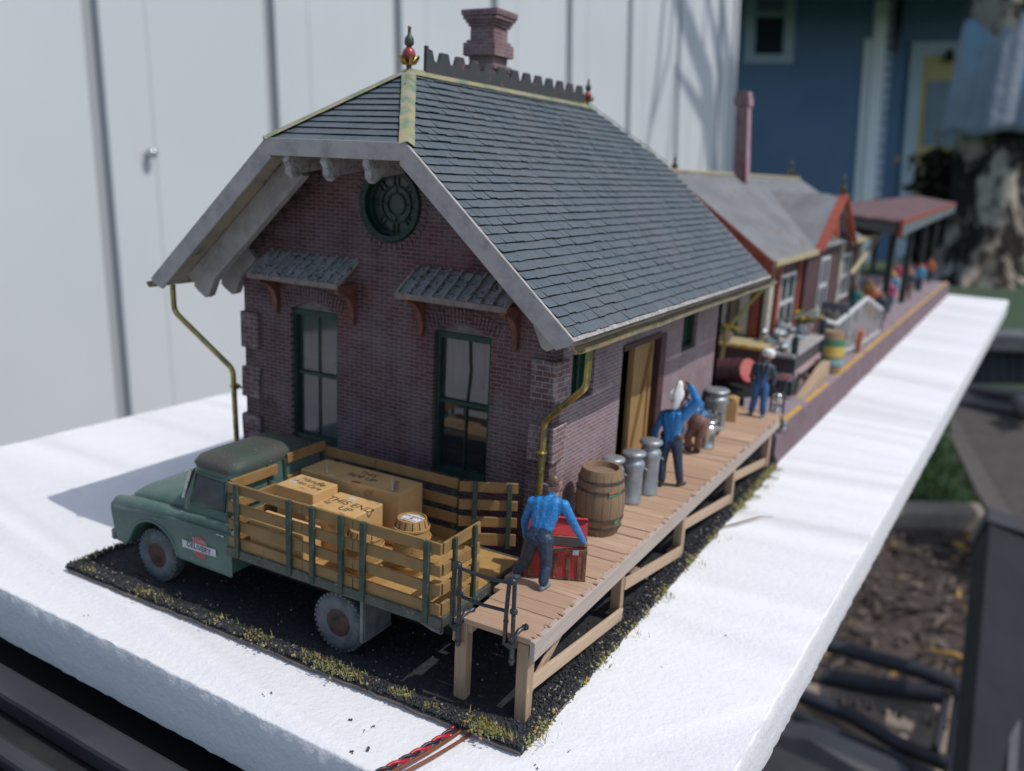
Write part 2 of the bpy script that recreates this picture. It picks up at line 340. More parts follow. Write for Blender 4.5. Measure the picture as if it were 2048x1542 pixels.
# ------------------------------------------------------------------ gravel base with its grass
XB=4.83;YB=-3.42;XL=-4.09
def base():
    b=MB();b.cur=1
    out=[(XL,YB)]+[(XL+(XB-XL)*i/60,YB+R(-.02,.02)) for i in range(1,60)]+[(XB,YB)]+[(XB+R(-.02,.02)-.012*i*.2,YB+i*.25) for i in range(1,56)]+[(4.6,10.5),(-3.6,10.5)]
    out+=[(-3.6+R(-.02,.02),10.5-i*.3) for i in range(1,38)]+[(XL+.25,-1.2),(XL+.06,-2.2)]
    b.prism([(x,y,-.10) for x,y in out],(0,0,.072))
    b.cur=0;b.prism([(x+(.02 if x>0 else -.02),y-(.03 if y<0 else 0),-.024) for x,y in out],(0,0,.024))
    o=b.build('gravel_lot',[GRAVEL,FLATB]);solo(o,kind='structure',label='black cinder ground of the model lot around the truck and loading dock',cat='ground')
    # heaped rim along the front and right edge, loose stones
    s=MB()
    def stone(x,y,z,r):
        n=6;q=[V((R(-1,1),R(-1,1),R(-1,1))).normalized()*r*R(.7,1.2) for _ in range(6)]
        ax=[V((1,0,0)),V((-1,0,0)),V((0,1,0)),V((0,-1,0)),V((0,0,1)),V((0,0,-1))];rot=Matrix.Rotation(R(0,6.28),3,V((R(-1,1),R(-1,1),R(-1,1))))
        p=[V((x,y,z))+rot@(a*r*R(.7,1.3)) for a in ax]
        s.add(p,[(0,2,4),(2,1,4),(1,3,4),(3,0,4),(2,0,5),(1,2,5),(3,1,5),(0,3,5)])
    for _ in range(5200):
        t=random.random();x=XL+(XB-XL)*R(0,1);w=abs(random.gauss(0,.16));y=YB-.03+w
        stone(x,y,.005+max(0,.05-w*.18)*R(.2,1.2),R(.014,.03))
    for _ in range(700): stone(R(XL,XB),YB-R(-.02,.02),R(-.03,.01),R(.013,.024))
    for _ in range(5200):
        y=YB+(random.random()**1.5)*13.4;x=XB-.012*max(0,y-YB)*.8-abs(random.gauss(0,.17))+.02;stone(x,y,R(0,.03),R(.013,.03))
    for _ in range(1200): y=YB+R(0,13);stone(XB+R(-.01,.02)-.012*(y-YB)*.8,y,R(-.08,0),R(.013,.024))
    for _ in range(2600): stone(R(XL+.1,4.6),R(YB,-.3),R(-.005,.012),R(.011,.022))
    for _ in range(500): stone(XL+abs(random.gauss(0,.08)),R(YB,-1.4),R(0,.05),R(.014,.03))
    o=s.build('cinder_stones',STONE,fix=False);solo(o,'loose black cinder stones strewn over the edge of the model lot','stones',kind='stuff')
    g=MB()
    def tuft(x,y,n,sp,h,z=.02):
        for _ in range(n):
            px=x+random.gauss(0,sp);py=y+random.gauss(0,sp*.55);hh=h*R(.5,1.3);a=R(0,6.28);ln=R(0,.9)*hh;w=R(.004,.009)
            d=V((math.cos(a)*ln,math.sin(a)*ln,hh));sd=V((-math.sin(a),math.cos(a),0))*w;p=V((px,py,z))
            g.add([p-sd,p+sd,p+d*.6+sd*.6+V((0,0,hh*.1)),p+d,p+d*.6-sd*.6+V((0,0,hh*.1))],[(0,1,2,3,4)])
    def moss(x,y,n,sp,z=.015):
        for _ in range(n):
            px=x+random.gauss(0,sp);py=y+random.gauss(0,sp*.5);r=R(.012,.026);g.ball((px,py,z+R(-.02,.045)),(r,r,r*.8),5,3,.25)
    for x,n,q in((-3.6,30,.12),(-2.2,60,.2),(-1.7,40,.15),(-.6,50,.25),(.3,90,.22),(1.35,70,.2),(1.75,170,.2),(2.1,120,.16),(2.9,60,.12),(3.0,60,.1),(3.45,50,.1),(4.25,300,.2),(4.3,170,.18),(4.6,60,.14)):
        n=int(n*.6);tuft(x,YB+.05,n,q*.7,.075,.05);moss(x,YB+.05,n//2,q*.7,.04)
    for _ in range(40): tuft(R(XL,XB),YB+R(-.03,.05),3,.04,.05)
    for _ in range(110): y=YB+R(.3,13.4);moss(XB-.012*(y-YB)*.8+.03,y,3,.022,-.03);tuft(XB-.012*(y-YB)*.8+.025,y,2,.03,.07,-.05)
    for y,n in((-3.05,90),(-2.8,50),(-1.0,70),(0.1,40),(1.6,90),(3.2,80),(4.6,60),(6.6,200),(7.4,260),(8.2,300),(9.0,300),(9.7,260)):
        for _ in range(n): moss(XB-.012*(y-YB)*.8+R(-.05,.05),y+R(-.3,.3),1,.02,R(-.06,.03))
        tuft(XB-.012*(y-YB)*.8+.02,y,n//2,.13,.08,-.04)
    for _ in range(120): tuft(XL+.02,R(YB,-1.2),3,.04,.06)
    o=g.build('edge_grass',TUFT,fix=False);solo(o,'yellow green scenic grass and moss along the edge of the black lot','grass',kind='stuff')
base()

# ------------------------------------------------------------------ loading dock
HD=1.221
def dock():
    t=thing('loading_dock','weathered plank loading dock on posts along the brick freight house','loading dock',(4.1,-2.9,0))
    y=-2.96;i=0
    while y<10.15:
        w=R(.32,.37) if i else .30
        xl=3.64 if y<-2.3 else (3.56-(y+2.3)*.12 if y<-.4 else 3.31)
        b=MB();b.bb((xl,y+.007,HD-.09+R(0,.004)),(4.645+R(-.012,.012),y+w-.007,HD+R(-.010,.006)),.007);
        for _ in range(2): yy=y+R(.02,w-.13);b.bb((4.625,yy,1.203),(4.695+R(-.03,.015),yy+R(.05,.12),1.2215+R(0,.012)),.012)
        b.build('plank',DECKW,t,bevel=.008);y+=w;i+=1
    f=MB()
    f.prism([(4.645,-2.97,1.215),(4.72,-2.97,1.20),(4.72,-2.97,.93),(4.645,-2.97,.93)],(-.06,13.1,0))
    f.build('fascia_board',GREYB,t,bevel=.01)
    for yy in(-2.86,.3,3.25,6.55,9.7):
        for xx in(4.545,3.6) if yy<0 else (4.50,):
            b=MB();b.bb((xx-.085,yy-.085,-.02),(xx+.085,yy+.085,1.128),.008);b.build('post',DECKZ,t,bevel=.012)
    for a,c in(((4.60,-2.93,.52),(4.60,.28,.13)),((4.59,.35,.62),(4.57,3.22,.12)),((4.56,3.3,.62),(4.55,6.5,.14)),((4.55,6.6,.62),(4.53,9.65,.14))):
        b=MB();b.beam(a,c,.05,.20,(0,0,1),.006);b.build('brace',DECKY,t,bevel=.01)
    for a,c in(((4.46,-2.75,.1),(4.46,-1.2,.95)),((4.42,.4,.9),(4.42,1.9,.1))):
        b=MB();b.beam(a,c,.05,.14,(0,0,1),.006);b.build('inner_brace',DECKY,t,bevel=.01)
    for xx in(3.62,4.3):
        b=MB();b.bb((xx,-2.9,1.0),(xx+.12,10,1.125));b.build('joist',DECKY,t)
    b=MB();b.bb((3.50,-2.99,.86),(3.60,-2.80,1.19),.01);b.build('block',DECKZ,t,bevel=.01)
    return t
dock()
def railing():
    t=thing('pipe_railing','black pipe railing clamped to the near end of the plank dock','railing',(3.95,-2.99,HD))
    tops=[]
    for x in(3.545,4.36):
        s=MB();y=-3.005
        s.tube([(x-.06,y,1.07),(x-.055,y,1.55),(x-.03,y,1.96)],.03,8);s.tube([(x+.055,y,.93),(x+.05,y,1.5),(x+.045,y,1.96)],.03,8)
        s.ball((x+.0,y,1.965),(.075,.05,.05),10,6);s.ball((x+.02,y,1.08),(.08,.055,.055),10,6,.1);s.ball((x+.05,y,1.56),(.06,.05,.05),8,6,.1);s.ball((x-.055,y,1.4),(.04,.04,.04),8,5,.1)
        s.tube([(x+.055,y,1.13),(x+.055,y,.82)],[.04,.033],8);s.tube([(x+.055,y,.9),(x+.055,y,.86)],.046,8)
        s.tube([(x+.05,y,1.13),(x+.08,y+.12,1.26),(x+.09,y+.22,1.25)],.03,7);s.ball((x+.095,y+.25,1.25),(.05,.06,.035),7,5,.25)
        s.build('stanchion',PIPE,t,smooth=50)
    for z in(1.93,1.54):
        s=MB();s.tube([(3.59,-3.005,z),(3.95,-3.01,z-.02),(4.31,-3.005,z)],.024,8);s.build('rail',PIPE,t,smooth=50)
railing()

# ------------------------------------------------------------------ brick freight house
E_,C_,HE,HR,YO,YR,YRF,YF=4.202,1.364,4.758,8.441,-1.277,.60,7.62,9.315
SL=(HR-HE)/E_;PHI=math.atan(SL);SP,CP=math.sin(PHI),math.cos(PHI);HC=HR-SL*C_
WHITEP=M('window_white',(.55,.56,.57),rough=.5)
PANE=glass('window_pane',(.05,.055,.06),.10,.03,.62)
DARKIN=M('dark_interior',(.03,.028,.028))
PINKREF=M('pink_streak_reflection',(.50,.52,.54),(.55,.24,.25),.8,ns=7,st=(1,1,.04),lo=.48,hi=.58);GREYREF=M('grey_reflection',(.44,.46,.48),(.36,.38,.40),.8,ns=2)  # pink streaks and plain grey paint the reflections seen in the panes
AWNM=M('awning_metal',(.37,.365,.355),(.26,.26,.26),.7,ns=4,c3=(.06,.06,.065),ns3=16,lo3=.56,hi3=.62,bs=20,bst=.3)
AWNW=M('awning_edge_wood',(.26,.22,.20),(.18,.14,.13),.8,ns=8)
BRKT=M('bracket_brown',(.22,.085,.065),(.12,.05,.042),.7,ns=6,bs=20)
CREST=M('dark_cresting',(.045,.060,.062),(.075,.06,.065),.6,ns=5,c3=(.16,.075,.085),ns3=3,lo3=.6,hi3=.66)
TAN=wood('tan_door_wood',(.42,.27,.12),(.33,.20,.085),(.20,.12,.06),'z',3)
MAROON=M('maroon_trim',(.085,.035,.04),(.05,.022,.026),.6,ns=4)
FIN1=M('finial_green',(.075,.10,.075),(.05,.06,.05),.4,.3,ns=12);FIN2=M('finial_red',(.36,.07,.06),(.22,.05,.05),.35,.2,ns=9);FIN3=M('finial_gold',(.55,.36,.10),(.09,.07,.045),.3,.9,ns=14)
def finial(parent,x,y,z,k=1):
    b=MB();b.cur=0;b.lathe([(.03*k,0),(.05*k,.06*k),(.03*k,.12*k)],(x,y,z),12)
    b.cur=1;b.lathe([(.02*k,.12*k),(.09*k,.17*k),(.115*k,.24*k),(.09*k,.32*k),(.04*k,.37*k)],(x,y,z),16)
    b.cur=0;b.lathe([(.03*k,.36*k),(.08*k,.41*k),(.075*k,.50*k),(.03*k,.56*k),(.025*k,.63*k)],(x,y,z),14)
    b.cur=2;b.ball((x,y,z+.66*k),.035*k,8,6)
    for i in range(6):
        a=i*math.pi/3+.4;d=V((math.cos(a),math.sin(a),0));p=V((x,y,z+.10*k))
        b.tube([p+d*.02*k,p+d*.10*k+V((0,0,.02*k)),p+d*.15*k+V((0,0,.09*k)),p+d*.17*k+V((0,0,.13*k))],[.03*k,.035*k,.028*k,.014*k],6)
    return b.build('finial',[FIN1,FIN2,FIN3],parent,smooth=50)
def freight_house():
    t=thing('freight_house','brick freight house with a steep slate roof behind the green truck','building',(0,4,0))
    WX=3.3;WY=8.75;a,bb,zt,zb=1.039,2.148,4.307,1.85
    zr=lambda x:HR-SL*abs(x)-.16
    def opening(x0,x1,rise=.17): return [(x0,zb),(x1,zb),(x1,zt)]+[(x0+(x1-x0)*(1-i/8),zt+rise*math.sin(math.pi*i/8)) for i in range(1,8)]+[(x0,zt)]
    rc=(.10,6.30,.60)
    circ=[(rc[0]+rc[2]*math.cos(-i*2*math.pi/36),rc[1]+rc[2]*math.sin(-i*2*math.pi/36)) for i in range(36)]
    b=MB();b.plate([(-WX,0),(WX,0),(WX,zr(WX)),(.72,7.66),(-.72,7.66),(-WX,zr(WX))],[opening(-bb,-a),opening(a,bb),circ],lambda x,z:(x,0,z),(0,.26,0))
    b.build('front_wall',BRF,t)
    b=MB();b.plate([(.26,0),(WY,0),(WY,zr(WX)-.05),(.26,zr(WX)-.05)],[[(.62,3.30),(1.50,3.30),(1.50,4.25),(.62,4.25)],[(2.72,HD),(4.92,HD),(4.92,3.85),(2.72,3.85)],[(6.0,3.32),(6.95,3.32),(6.95,4.25),(6.0,4.25)]],lambda y,z:(WX,y,z),(-.26,0,0))
    b.build('side_wall',BRS,t)
    b=MB();b.bb((-WX,.26,0),(-WX+.26,WY,zr(WX)-.05));b.build('side_wall',BRS,t)
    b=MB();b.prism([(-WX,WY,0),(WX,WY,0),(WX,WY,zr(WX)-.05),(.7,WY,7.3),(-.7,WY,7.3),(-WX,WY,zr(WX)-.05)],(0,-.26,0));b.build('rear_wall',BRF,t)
    b=MB();b.bb((-WX+.27,1.5,.0),(WX-.27,1.6,5.3));b.build('partition',DARKIN,t)
    b=MB();b.bb((-WX+.27,.27,1.05),(WX-.27,8.4,1.15));b.build('interior_floor',DARKIN,t)
    # corner quoins
    for s in(-1,1):
        for z0,z1 in((.45,1.15),(1.52,2.13),(2.47,3.07),(3.45,4.12)):
            q=MB();q.cur=0;w=.40
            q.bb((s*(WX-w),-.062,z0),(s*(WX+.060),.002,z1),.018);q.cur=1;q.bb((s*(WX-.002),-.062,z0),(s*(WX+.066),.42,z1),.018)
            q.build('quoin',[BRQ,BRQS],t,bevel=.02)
    # brick arches over windows
    def arch(cx,w,z,r0,n):
        m=MB()
        for i in range(n):
            f=i/(n-1)*2-1;x=cx+f*w;ang=-f*.32;zz=z+r0*(1-f*f);m.box((x,-.006,zz+.13),(w*2/n-.012,.03,.24),Matrix.Rotation(ang*-1,3,'Y'))
        return m.build('brick_arch',BRF,t)
    arch((a+bb)/2,.66,zt+.02,.16,20);arch(-(a+bb)/2,.66,zt+.02,.16,20)
    # tall windows
    for s in(-1,1):
        x0,x1=(a,bb) if s>0 else(-bb,-a);cx=(x0+x1)/2;y=.13
        f=MB()
        f.bb((x0,y-.05,zb),(x0+.075,y+.06,zt));f.bb((x1-.075,y-.05,zb),(x1,y+.06,zt));f.bb((x0+.076,y-.06,zt-.10),(x1-.076,y+.06,zt));f.bb((x0+.076,y-.06,zb),(x1-.076,y+.06,zb+.10))
        zm=zb+.52*(zt-zb)
        f.bb((x0+.076,y-.015,zm-.03),(x1-.076,y+.035,zm+.03))
        bend=.05 if s>0 else 0
        f.tube([(cx,y+.02,zb+.10),(cx+.03*(s>0),y+.02,zm)],.016,6);f.tube([(cx+.03*(s>0),y+.02,zm),(cx+.03+bend,y+.02,zm+.55),(cx+.03*0+bend*.9,y+.02,zt-.1)] if s>0 else [(cx,y+.02,zm),(cx,y+.02,zt-.1)],.016,6)
        w=f.build('window',DKGRN,t)
        p=MB();p.bb((x0+.07,y+.045,zb+.09),(x1-.07,y+.052,zt-.09));p.build('pane',PANE,w)
        p=MB();p.plate([(x0+.004,zt+.004),(x1-.004,zt+.004)]+[(x0+(x1-x0)*(1-i/8),zt+.165*math.sin(math.pi*i/8)) for i in range(1,8)],[],lambda x,z:(x,.10,z),(0,.08,0));p.build('lunette',M('lunette_grey',(.20,.19,.19),(.14,.11,.12),ns=6),w)
        p=MB();p.bb((x0+.06,y+.075,zb+1.55),(x1-.06,y+.085,zt-.05));p.build('pane_reflection',PINKREF,w);p=MB();p.bb((x0+.06,y+.075,zb+(.08 if s<0 else 1.25)),(x1-.06,y+.085,zb+1.549));p.build('window_backing',GREYREF,w)  # panels behind the glass carry the painted reflection colours
        # awning
        ax0,ax1=(-2.56,-.53) if s<0 else(.68,2.72);aw=MB();zw,yl,zl=5.33,-.58,4.95
        d=V((0,yl,zl-zw)).normalized();nr=V((0,d.z,-d.y));nr=nr if nr.z>0 else -nr
        sl=V((0,yl,zl-zw)).length
        aw.prism([(ax0,-.005,zw),(ax1,-.005,zw),(ax1,yl,zl),(ax0,yl,zl)],nr*-.035)
        n=9
        for i in range(n+1):
            x=ax0+.03+(ax1-ax0-.06)*i/n;c=V((x,-.005,zw))+d*(sl/2)+nr*.024;aw.box(c,(.035,sl,.055),Matrix((V((1,0,0)),d,nr)).transposed())
        A=aw.build('awning',AWNM,t)
        e=MB();e.bb((ax0-.02,yl-.035,zl-.075),(ax1+.02,yl-.002,zl+.015),.006);e.build('edge_board',AWNW,A)
        for x in(ax0+.12,ax1-.12):
            k=MB();pr=[(0,4.86),(-.50,4.90)]+[(-.42,4.80)]+arc(-.38,4.40,.36,80,8,6)+[(-.0,4.24),(0,4.30)]
            k.prism([(x-.05,-.0+yy if yy<0 else -.001,zz) for yy,zz in [(0,4.93),(-.50,4.93),(-.50,4.85)]+[(-.48+.40*math.sin(math.radians(i*15)),4.35+.44*math.cos(math.radians(i*15))) for i in range(0,7)]+[(-.11,4.22),(0,4.20)]],(.10,0,0));k.build('bracket',BRKT,A,bevel=.012)
    # round window
    x,z,r=rc;rot=Matrix.Rotation(math.pi/2,3,'X');f=MB()
    f.lathe([(r*.86,-.05),(r*.86,.06),(r*1.0,.075),(r*1.04,.02),(r*1.04,-.02),(r*.99,-.05)],(x,.02,z),40,rot,False)
    f.lathe([(r*.78,-.10),(r*.78,-.04),(r*.87,-.04),(r*.87,-.10)],(x,.05,z),40,rot,False)
    for rr in(.30,.50): f.lathe([(r*rr-.015,-.015),(r*rr-.015,.015),(r*rr+.015,.015),(r*rr+.015,-.015),(r*rr-.015,-.015)],(x,.15,z),32,rot,False)
    for i in range(4):
        for o in(-.045,.045):
            aa=i*math.pi/2+math.pi/4*0;u=V((math.cos(aa),0,math.sin(aa)));v=V((-u.z,0,u.x));f.tube([V((x,.15,z))+u*r*.5+v*o,V((x,.15,z))+u*r*.83+v*o],.015,5)
            aa+=math.pi/4;u=V((math.cos(aa),0,math.sin(aa)));v=V((-u.z,0,u.x));f.tube([V((x,.15,z))+u*r*.5+v*o,V((x,.15,z))+u*r*.83+v*o],.015,5)
        aa=i*math.pi/2;u=V((math.cos(aa),0,math.sin(aa)));f.tube([V((x,.15,z))+u*r*.3,V((x,.15,z))+u*r*.5],.014,5)
    w=f.build('round_window',DKGRN,t,smooth=40);p=MB();p.lathe([(r*.85,0),(r*.85,.006)],(x,.172,z),32,rot);p.build('pane',PANE,w);p=MB();p.lathe([(r*.85,0),(r*.85,.01)],(x,.20,z),32,rot);p.build('window_backing',GREYREF,w)
    m=MB()
    for i in range(40):
        aa=2*math.pi*i/40;m.box((x+math.cos(aa)*r*1.17,-.004,z+math.sin(aa)*r*1.17),(r*.20,.03,.078),Matrix.Rotation(-aa,3,'Y'))
    m.build('brick_arch',BRF,t)
    # side windows, freight door
    for y0,y1 in((.62,1.5),(6.0,6.95)):
        f=MB();xx=WX-.12;z0,z1=3.31,4.24
        f.bb((xx-.05,y0,z0),(xx+.04,y0+.07,z1));f.bb((xx-.05,y1-.07,z0),(xx+.04,y1,z1));f.bb((xx-.05,y0+.071,z0),(xx+.05,y1-.071,z0+.07));f.bb((xx-.05,y0+.071,z1-.07),(xx+.04,y1-.071,z1));f.bb((xx-.02,(y0+y1)/2-.02,z0+.071),(xx+.02,(y0+y1)/2+.02,z1-.071))
        w=f.build('window',DKGRN,t);p=MB();p.bb((xx-.04,y0+.06,z0+.06),(xx-.03,y1-.06,z1-.06));p.build('pane',glass('green_pane',(.012,.05,.03),.12,.05,.2),w)
    d=MB();d.bb((WX-.22,3.55,HD+.02),(WX-.14,4.60,3.82));d.beam((WX-.13,3.65,1.4),(WX-.13,4.5,3.7),.05,.12,(1,0,0));d.bb((WX-.15,3.56,HD+.03),(WX-.10,3.68,3.8));d.bb((WX-.15,4.47,HD+.03),(WX-.10,4.59,3.8));D=d.build('freight_door',TAN,t,bevel=.01)
    d=MB();d.bb((WX-.20,4.62,HD+.01),(WX+.035,4.93,3.9));d.bb((WX-.20,2.70,3.86),(WX+.035,4.615,3.96));d.build('door_frame',MAROON,t)
    # roof deck
    def slope(sg,thick,mat,name,o=0):
        P=lambda s,y:V((sg*s*CP,y,HR-s*SP-o))
        sc=C_/CP;sE=E_/CP
        poly=[P(0,YR),P(sc,YO),P(sE,YO),P(sE,YF),P(sc,YF),P(0,YRF)]
        b=MB();b.prism(poly,V((sg*SP,0,CP))*-thick);return b.build(name,mat,t)
    for sg in(-1,1):
        r_=slope(sg,.10,[SOFFIT],'roof_deck',.03)
    NL=V((-(HR-HC),0,0));hn=V((0,-(HR-HC),(YR-YO))).normalized();hl=math.hypot(YR-YO,HR-HC);hd=V((0,YO-YR,HC-HR)).normalized()
    b=MB();b.prism([V((0,YR,HR-.03)),V((-C_,YO,HC-.03)),V((C_,YO,HC-.03))],hn*-.09);b.build('roof_deck',[SOFFIT],t)
    b=MB();hn2=V((0,HR-HC,YF-YRF)).normalized();b.prism([V((0,YRF,HR-.03)),V((-C_,YF,HC-.03)),V((C_,YF,HC-.03))],hn2*-.09);b.build('roof_deck',[SOFFIT],t)
    def courses(sg):
        b=MB();ex=.1725;n=int((E_/CP-.02)/ex);nr=V((sg*SP,0,CP));dn=V((sg*CP,0,-SP))
        for i in range(n):
            s0,s1=i*ex,(i+1)*ex+.012
            def lim(s):
                x=s*CP
                if x<C_: return YR+(YO-YR)*x/C_,YRF+(YF-YRF)*x/C_
                return YO,YF
            a0,c0=lim(s0);a1,c1=lim(s1);y=min(a0,a1)+.0;end=max(c0,c1);y+=R(-.1,0);wob=R(-.006,.006)
            near=True
            while y<end:
                w=R(.12,.36) if y<5 else R(.25,.5);g=.007 if random.random()<.55 else .001
                ya,yb=y,y+w-g;y+=w
                top=[max(ya,a0),min(yb,c0)];bot=[max(ya,a1),min(yb,c1)]
                if bot[1]-bot[0]<.015: continue
                if top[1]<top[0]: top=[sum(bot)/2]*2
                h1=.034+R(-.008,.009);q=R(-.010,.010)+wob
                base=lambda s,yy,h:V((0,yy,HR))+dn*s+nr*h
                p=[base(s0,top[0],.003),base(s0,top[1],.003),base(s1+q,bot[1],h1),base(s1+q,bot[0],h1),base(s1+q,bot[1],-.02),base(s1+q,bot[0],-.02),base(s0,top[0],-.02),base(s0,top[1],-.02)]
                b.cur=0;b.add(p,[(0,1,2,3)]);b.cur=1;b.add(p,[(3,2,4,5),(0,3,5,6),(1,7,4,2)])
        return b.build('slate_shingles',[SLATE,SLATED],t,fix=False)
    courses(1)
    b=MB();P=lambda s,y:V((-s*CP,y,HR-s*SP+.0));b.prism([P(0,YR),P(C_/CP,YO),P(E_/CP,YO),P(E_/CP,YF),P(C_/CP,YF),P(0,YRF)],V((-SP,0,CP))*.02);b.build('slate_shingles',SLATE,t)
    b=MB();b.prism([V((.02*0+sx*0,0,0)) for sx in()] or [V((.01,YR,HR-.012)),V((C_,YO,HC-.012)),V((E_,YO+.0,HE-.012)),V((E_,YF,HE-.012)),V((C_,YF,HC-.012)),V((.01,YRF,HR-.012))],V((SP,0,CP))*-.008);b.build('roof_felt',SLATED,t)
    # hip courses
    for f,(y0,y1,nn,dd) in enumerate(((YR,YO,hn,hd),(YRF,YF,hn2,V((0,YF-YRF,HC-HR)).normalized()))):
        b=MB();n=12;L=math.hypot(y1-y0,HR-HC)
        for i in range(n):
            s0,s1=L*i/n,L*(i+1)/n+.01;w0,w1=C_*i/n,C_*(i+1)/n;x=-w1
            while x<w1:
                w=R(.2,.45);xa,xb=x,min(x+w-.004,w1);x+=w
                ta,tb=max(xa,-w0),min(xb,w0)
                if tb<ta: ta=tb=max(-w0,min(w0,(xa+xb)/2))
                h=.026+R(-.004,.005);B=lambda s,xx,hh:V((xx,y0,HR))+dd*s+nn*hh
                p=[B(s0,ta,.003),B(s0,tb,.003),B(s1,xb,h),B(s1,xa,h),B(s1,xb,-.02),B(s1,xa,-.02)];b.cur=0;b.add(p,[(0,1,2,3)]);b.cur=1;b.add(p,[(3,2,4,5)])
        b.build('slate_shingles',[SLATE,SLATED],t,fix=False)
    # flashings on hips and ridge
    def strip(A,Bp,n1,n2,w,name='hip_flashing'):
        A=V(A);Bp=V(Bp);d=(Bp-A).normalized();b=MB();K=9;rows=[]
        for i in range(K+1):
            p=A+(Bp-A)*i/K;row=[]
            for nn,sg in((n1,-1),(n2,1)):
                sd=d.cross(V(nn)).normalized();sd=sd if (sd.dot(V((1,0,0)) if abs(d.x)<.9 else V((0,1,0)))*sg>0) else -sd
                row.append(p+sd*(w+R(-.008,.008))+V(nn)*.050)
            up=(V(n1)+V(n2)).normalized();rows.append([row[0],p+up*.062,row[1]])
        for i in range(K):
            o=[*rows[i],*rows[i+1]];b.add(o,[(0,1,4,3),(1,2,5,4)])
        ob=b.build(name,FLASH,t,smooth=60,fix=False);return ob
    nR=V((SP,0,CP));nL=V((-SP,0,CP))
    strip((0,YR-.02,HR),(C_+.02,YO-.05,HC-.02),hn,nR,.105);strip((0,YR-.02,HR),(-C_-.02,YO-.05,HC-.02),nL,hn,.10)
    strip((0,YRF,HR),(C_,YF,HC),nR,hn2,.06)
    strip((0,YR,HR),(0,YRF,HR),nL,nR,.13,'ridge_flashing')
    # barge boards, clip fascia
    def barge(sg,y0,y1):
        b=MB();x0,z0=sg*C_,HC+.015;x1,z1=sg*(E_+.02),HE-.002;dn=V((sg*CP,0,-SP));nr=V((sg*SP,0,CP));w=.30
        A=V((x0,y0,z0));Bq=V((x1,y0,z1))
        b.prism([A,Bq,Bq-nr*.10-dn*0,Bq-nr*w-dn*.10,A-nr*w+dn*(.12)],(0,y1-y0,0));return b.build('barge_board',GWOOD,t,bevel=.008)
    for sg in(-1,1): barge(sg,YO-.055,YO+.005);barge(sg,YF-.005,YF+.05)
    b=MB();b.bb((-C_-.01,YO-.062,HC-.245),(C_+.01,YO-.004,HC+.02),.004);b.build('clip_fascia',GWOOD,t,bevel=.008)
    # eave boards + gutters
    for sg in(1,-1):
        b=MB();dn=V((sg*CP,0,-SP));nr=V((sg*SP,0,CP));e=V((sg*E_,0,HE))
        p=e-dn*.16+nr*.012;q=e+dn*.02+nr*.012;b.prism([V((p.x,YO+.01,p.z)),V((q.x,YO+.01,q.z)),V((q.x,YO+.01,q.z))-nr*.10,V((p.x,YO+.01,p.z))-nr*.10],(0,YF-YO-.02,0));b.build('eave_board',GWOOD if sg<0 else TAILW,t,bevel=.006)
        g=MB();cx,cz=sg*(E_+.085),HE-.075;r0,r1=.10,.082;rows=[]
        K=48
        prof=[(r0,180+i*180/8) for i in range(9)]+[(r1,360-i*180/8) for i in range(9)]
        for i in range(K+1):
            y=YO-.02+(YF-YO+.05)*i/K;wz=noise.noise(V((y*.9,sg*3,0)))*.018;wx=noise.noise(V((y*.8,5,sg)))*.018
            rows.append([(cx+wx+rr*math.cos(math.radians(aa)),y,cz+wz+rr*math.sin(math.radians(aa))) for rr,aa in prof])
        g.loft(rows,True)
        for fi,f in enumerate(g.f):
            if len(f)==4 and all(9<=(v%18)<=17 for v in f): g.mi[fi]=1
        g.build('gutter',[BRASS,M('gutter_inside',(.05,.04,.015),(.02,.018,.01),.6,.3,ns=3)],t,smooth=50,fix=True)
    # rafter tails
    tp=lambda s:[(s,0)]
    def rafter(sg,y,s0,s1,w=.16,h=.60):
        dn=V((sg*CP,0,-SP));nr=V((sg*SP,0,CP));o=V((0,y-w/2,HR))-nr*.135;P=lambda s,k:o+dn*s-nr*k
        b=MB();b.prism([P(s0,0),P(s1,0),P(s1+.02,.10),P(s1-.02,.15),P(s1-.03,.21),P(s1+.02,.25),P(s1-.0,.36),P(s1-.07,h-.03),P(s1-.17,h),P(s1-.32,h-.06),P(s1-.5,h-.14),P(s0,h-.16)],(0,w,0));return b.build('rafter',TAILW if y>-.3 and sg>0 else GWOOD,t,bevel=.012)
    for i in range(13):
        y=-.02+i*.735
        rafter(1,y,4.35,5.56+R(-.03,.03));rafter(-1,y,4.35,5.40+R(-.03,.03))
    for sg in(-1,1): rafter(sg,-.66,2.0,5.36)
    for x in(-.97,-.2,.62):
        b=MB();y0=YO-.03;b.prism([(x-.06,-.1,HC-.12),(x-.06,y0+.02,HC-.20),(x-.06,y0-.01,HC-.32),(x-.06,y0+.05,HC-.40),(x-.06,y0+.05,HC-.52),(x-.06,y0+.16,HC-.60),(x-.06,y0+.34,HC-.50),(x-.06,-.1,HC-.38)],(.12,0,0));b.build('clip_bracket',TAILW,t,bevel=.02)
    # corbels on the rake of the gable
    for sg in(-1,1):
        for k in range(7):
            s=2.05+k*.36;b=MB();xx=sg*s*CP;zz=HR-s*SP-.36;b.bb((xx-.13,-.07,zz-.15),(xx+.13,.003,zz+.02),.01);b.build('corbel',BRF,t,bevel=.01)
    # cresting
    b=MB();y=1.03;z=HR+.03;pts=[(y,z)];top=[]
    pr=.5;n=12
    q=[(y,z+.44),(y+.04,z+.44),(y+.07,z+.39),(y+.17,z+.38),(y+.24,z+.22)]
    for i in range(n):
        yy=y+.30+i*.497;q+=[(yy,z+.20),(yy+.08,z+.22),(yy+.15,z+.38),(yy+.36,z+.38),(yy+.43,z+.22)]
    q+=[(y+.30+n*.497+.02,z+.2),(y+.32+n*.497,z)]
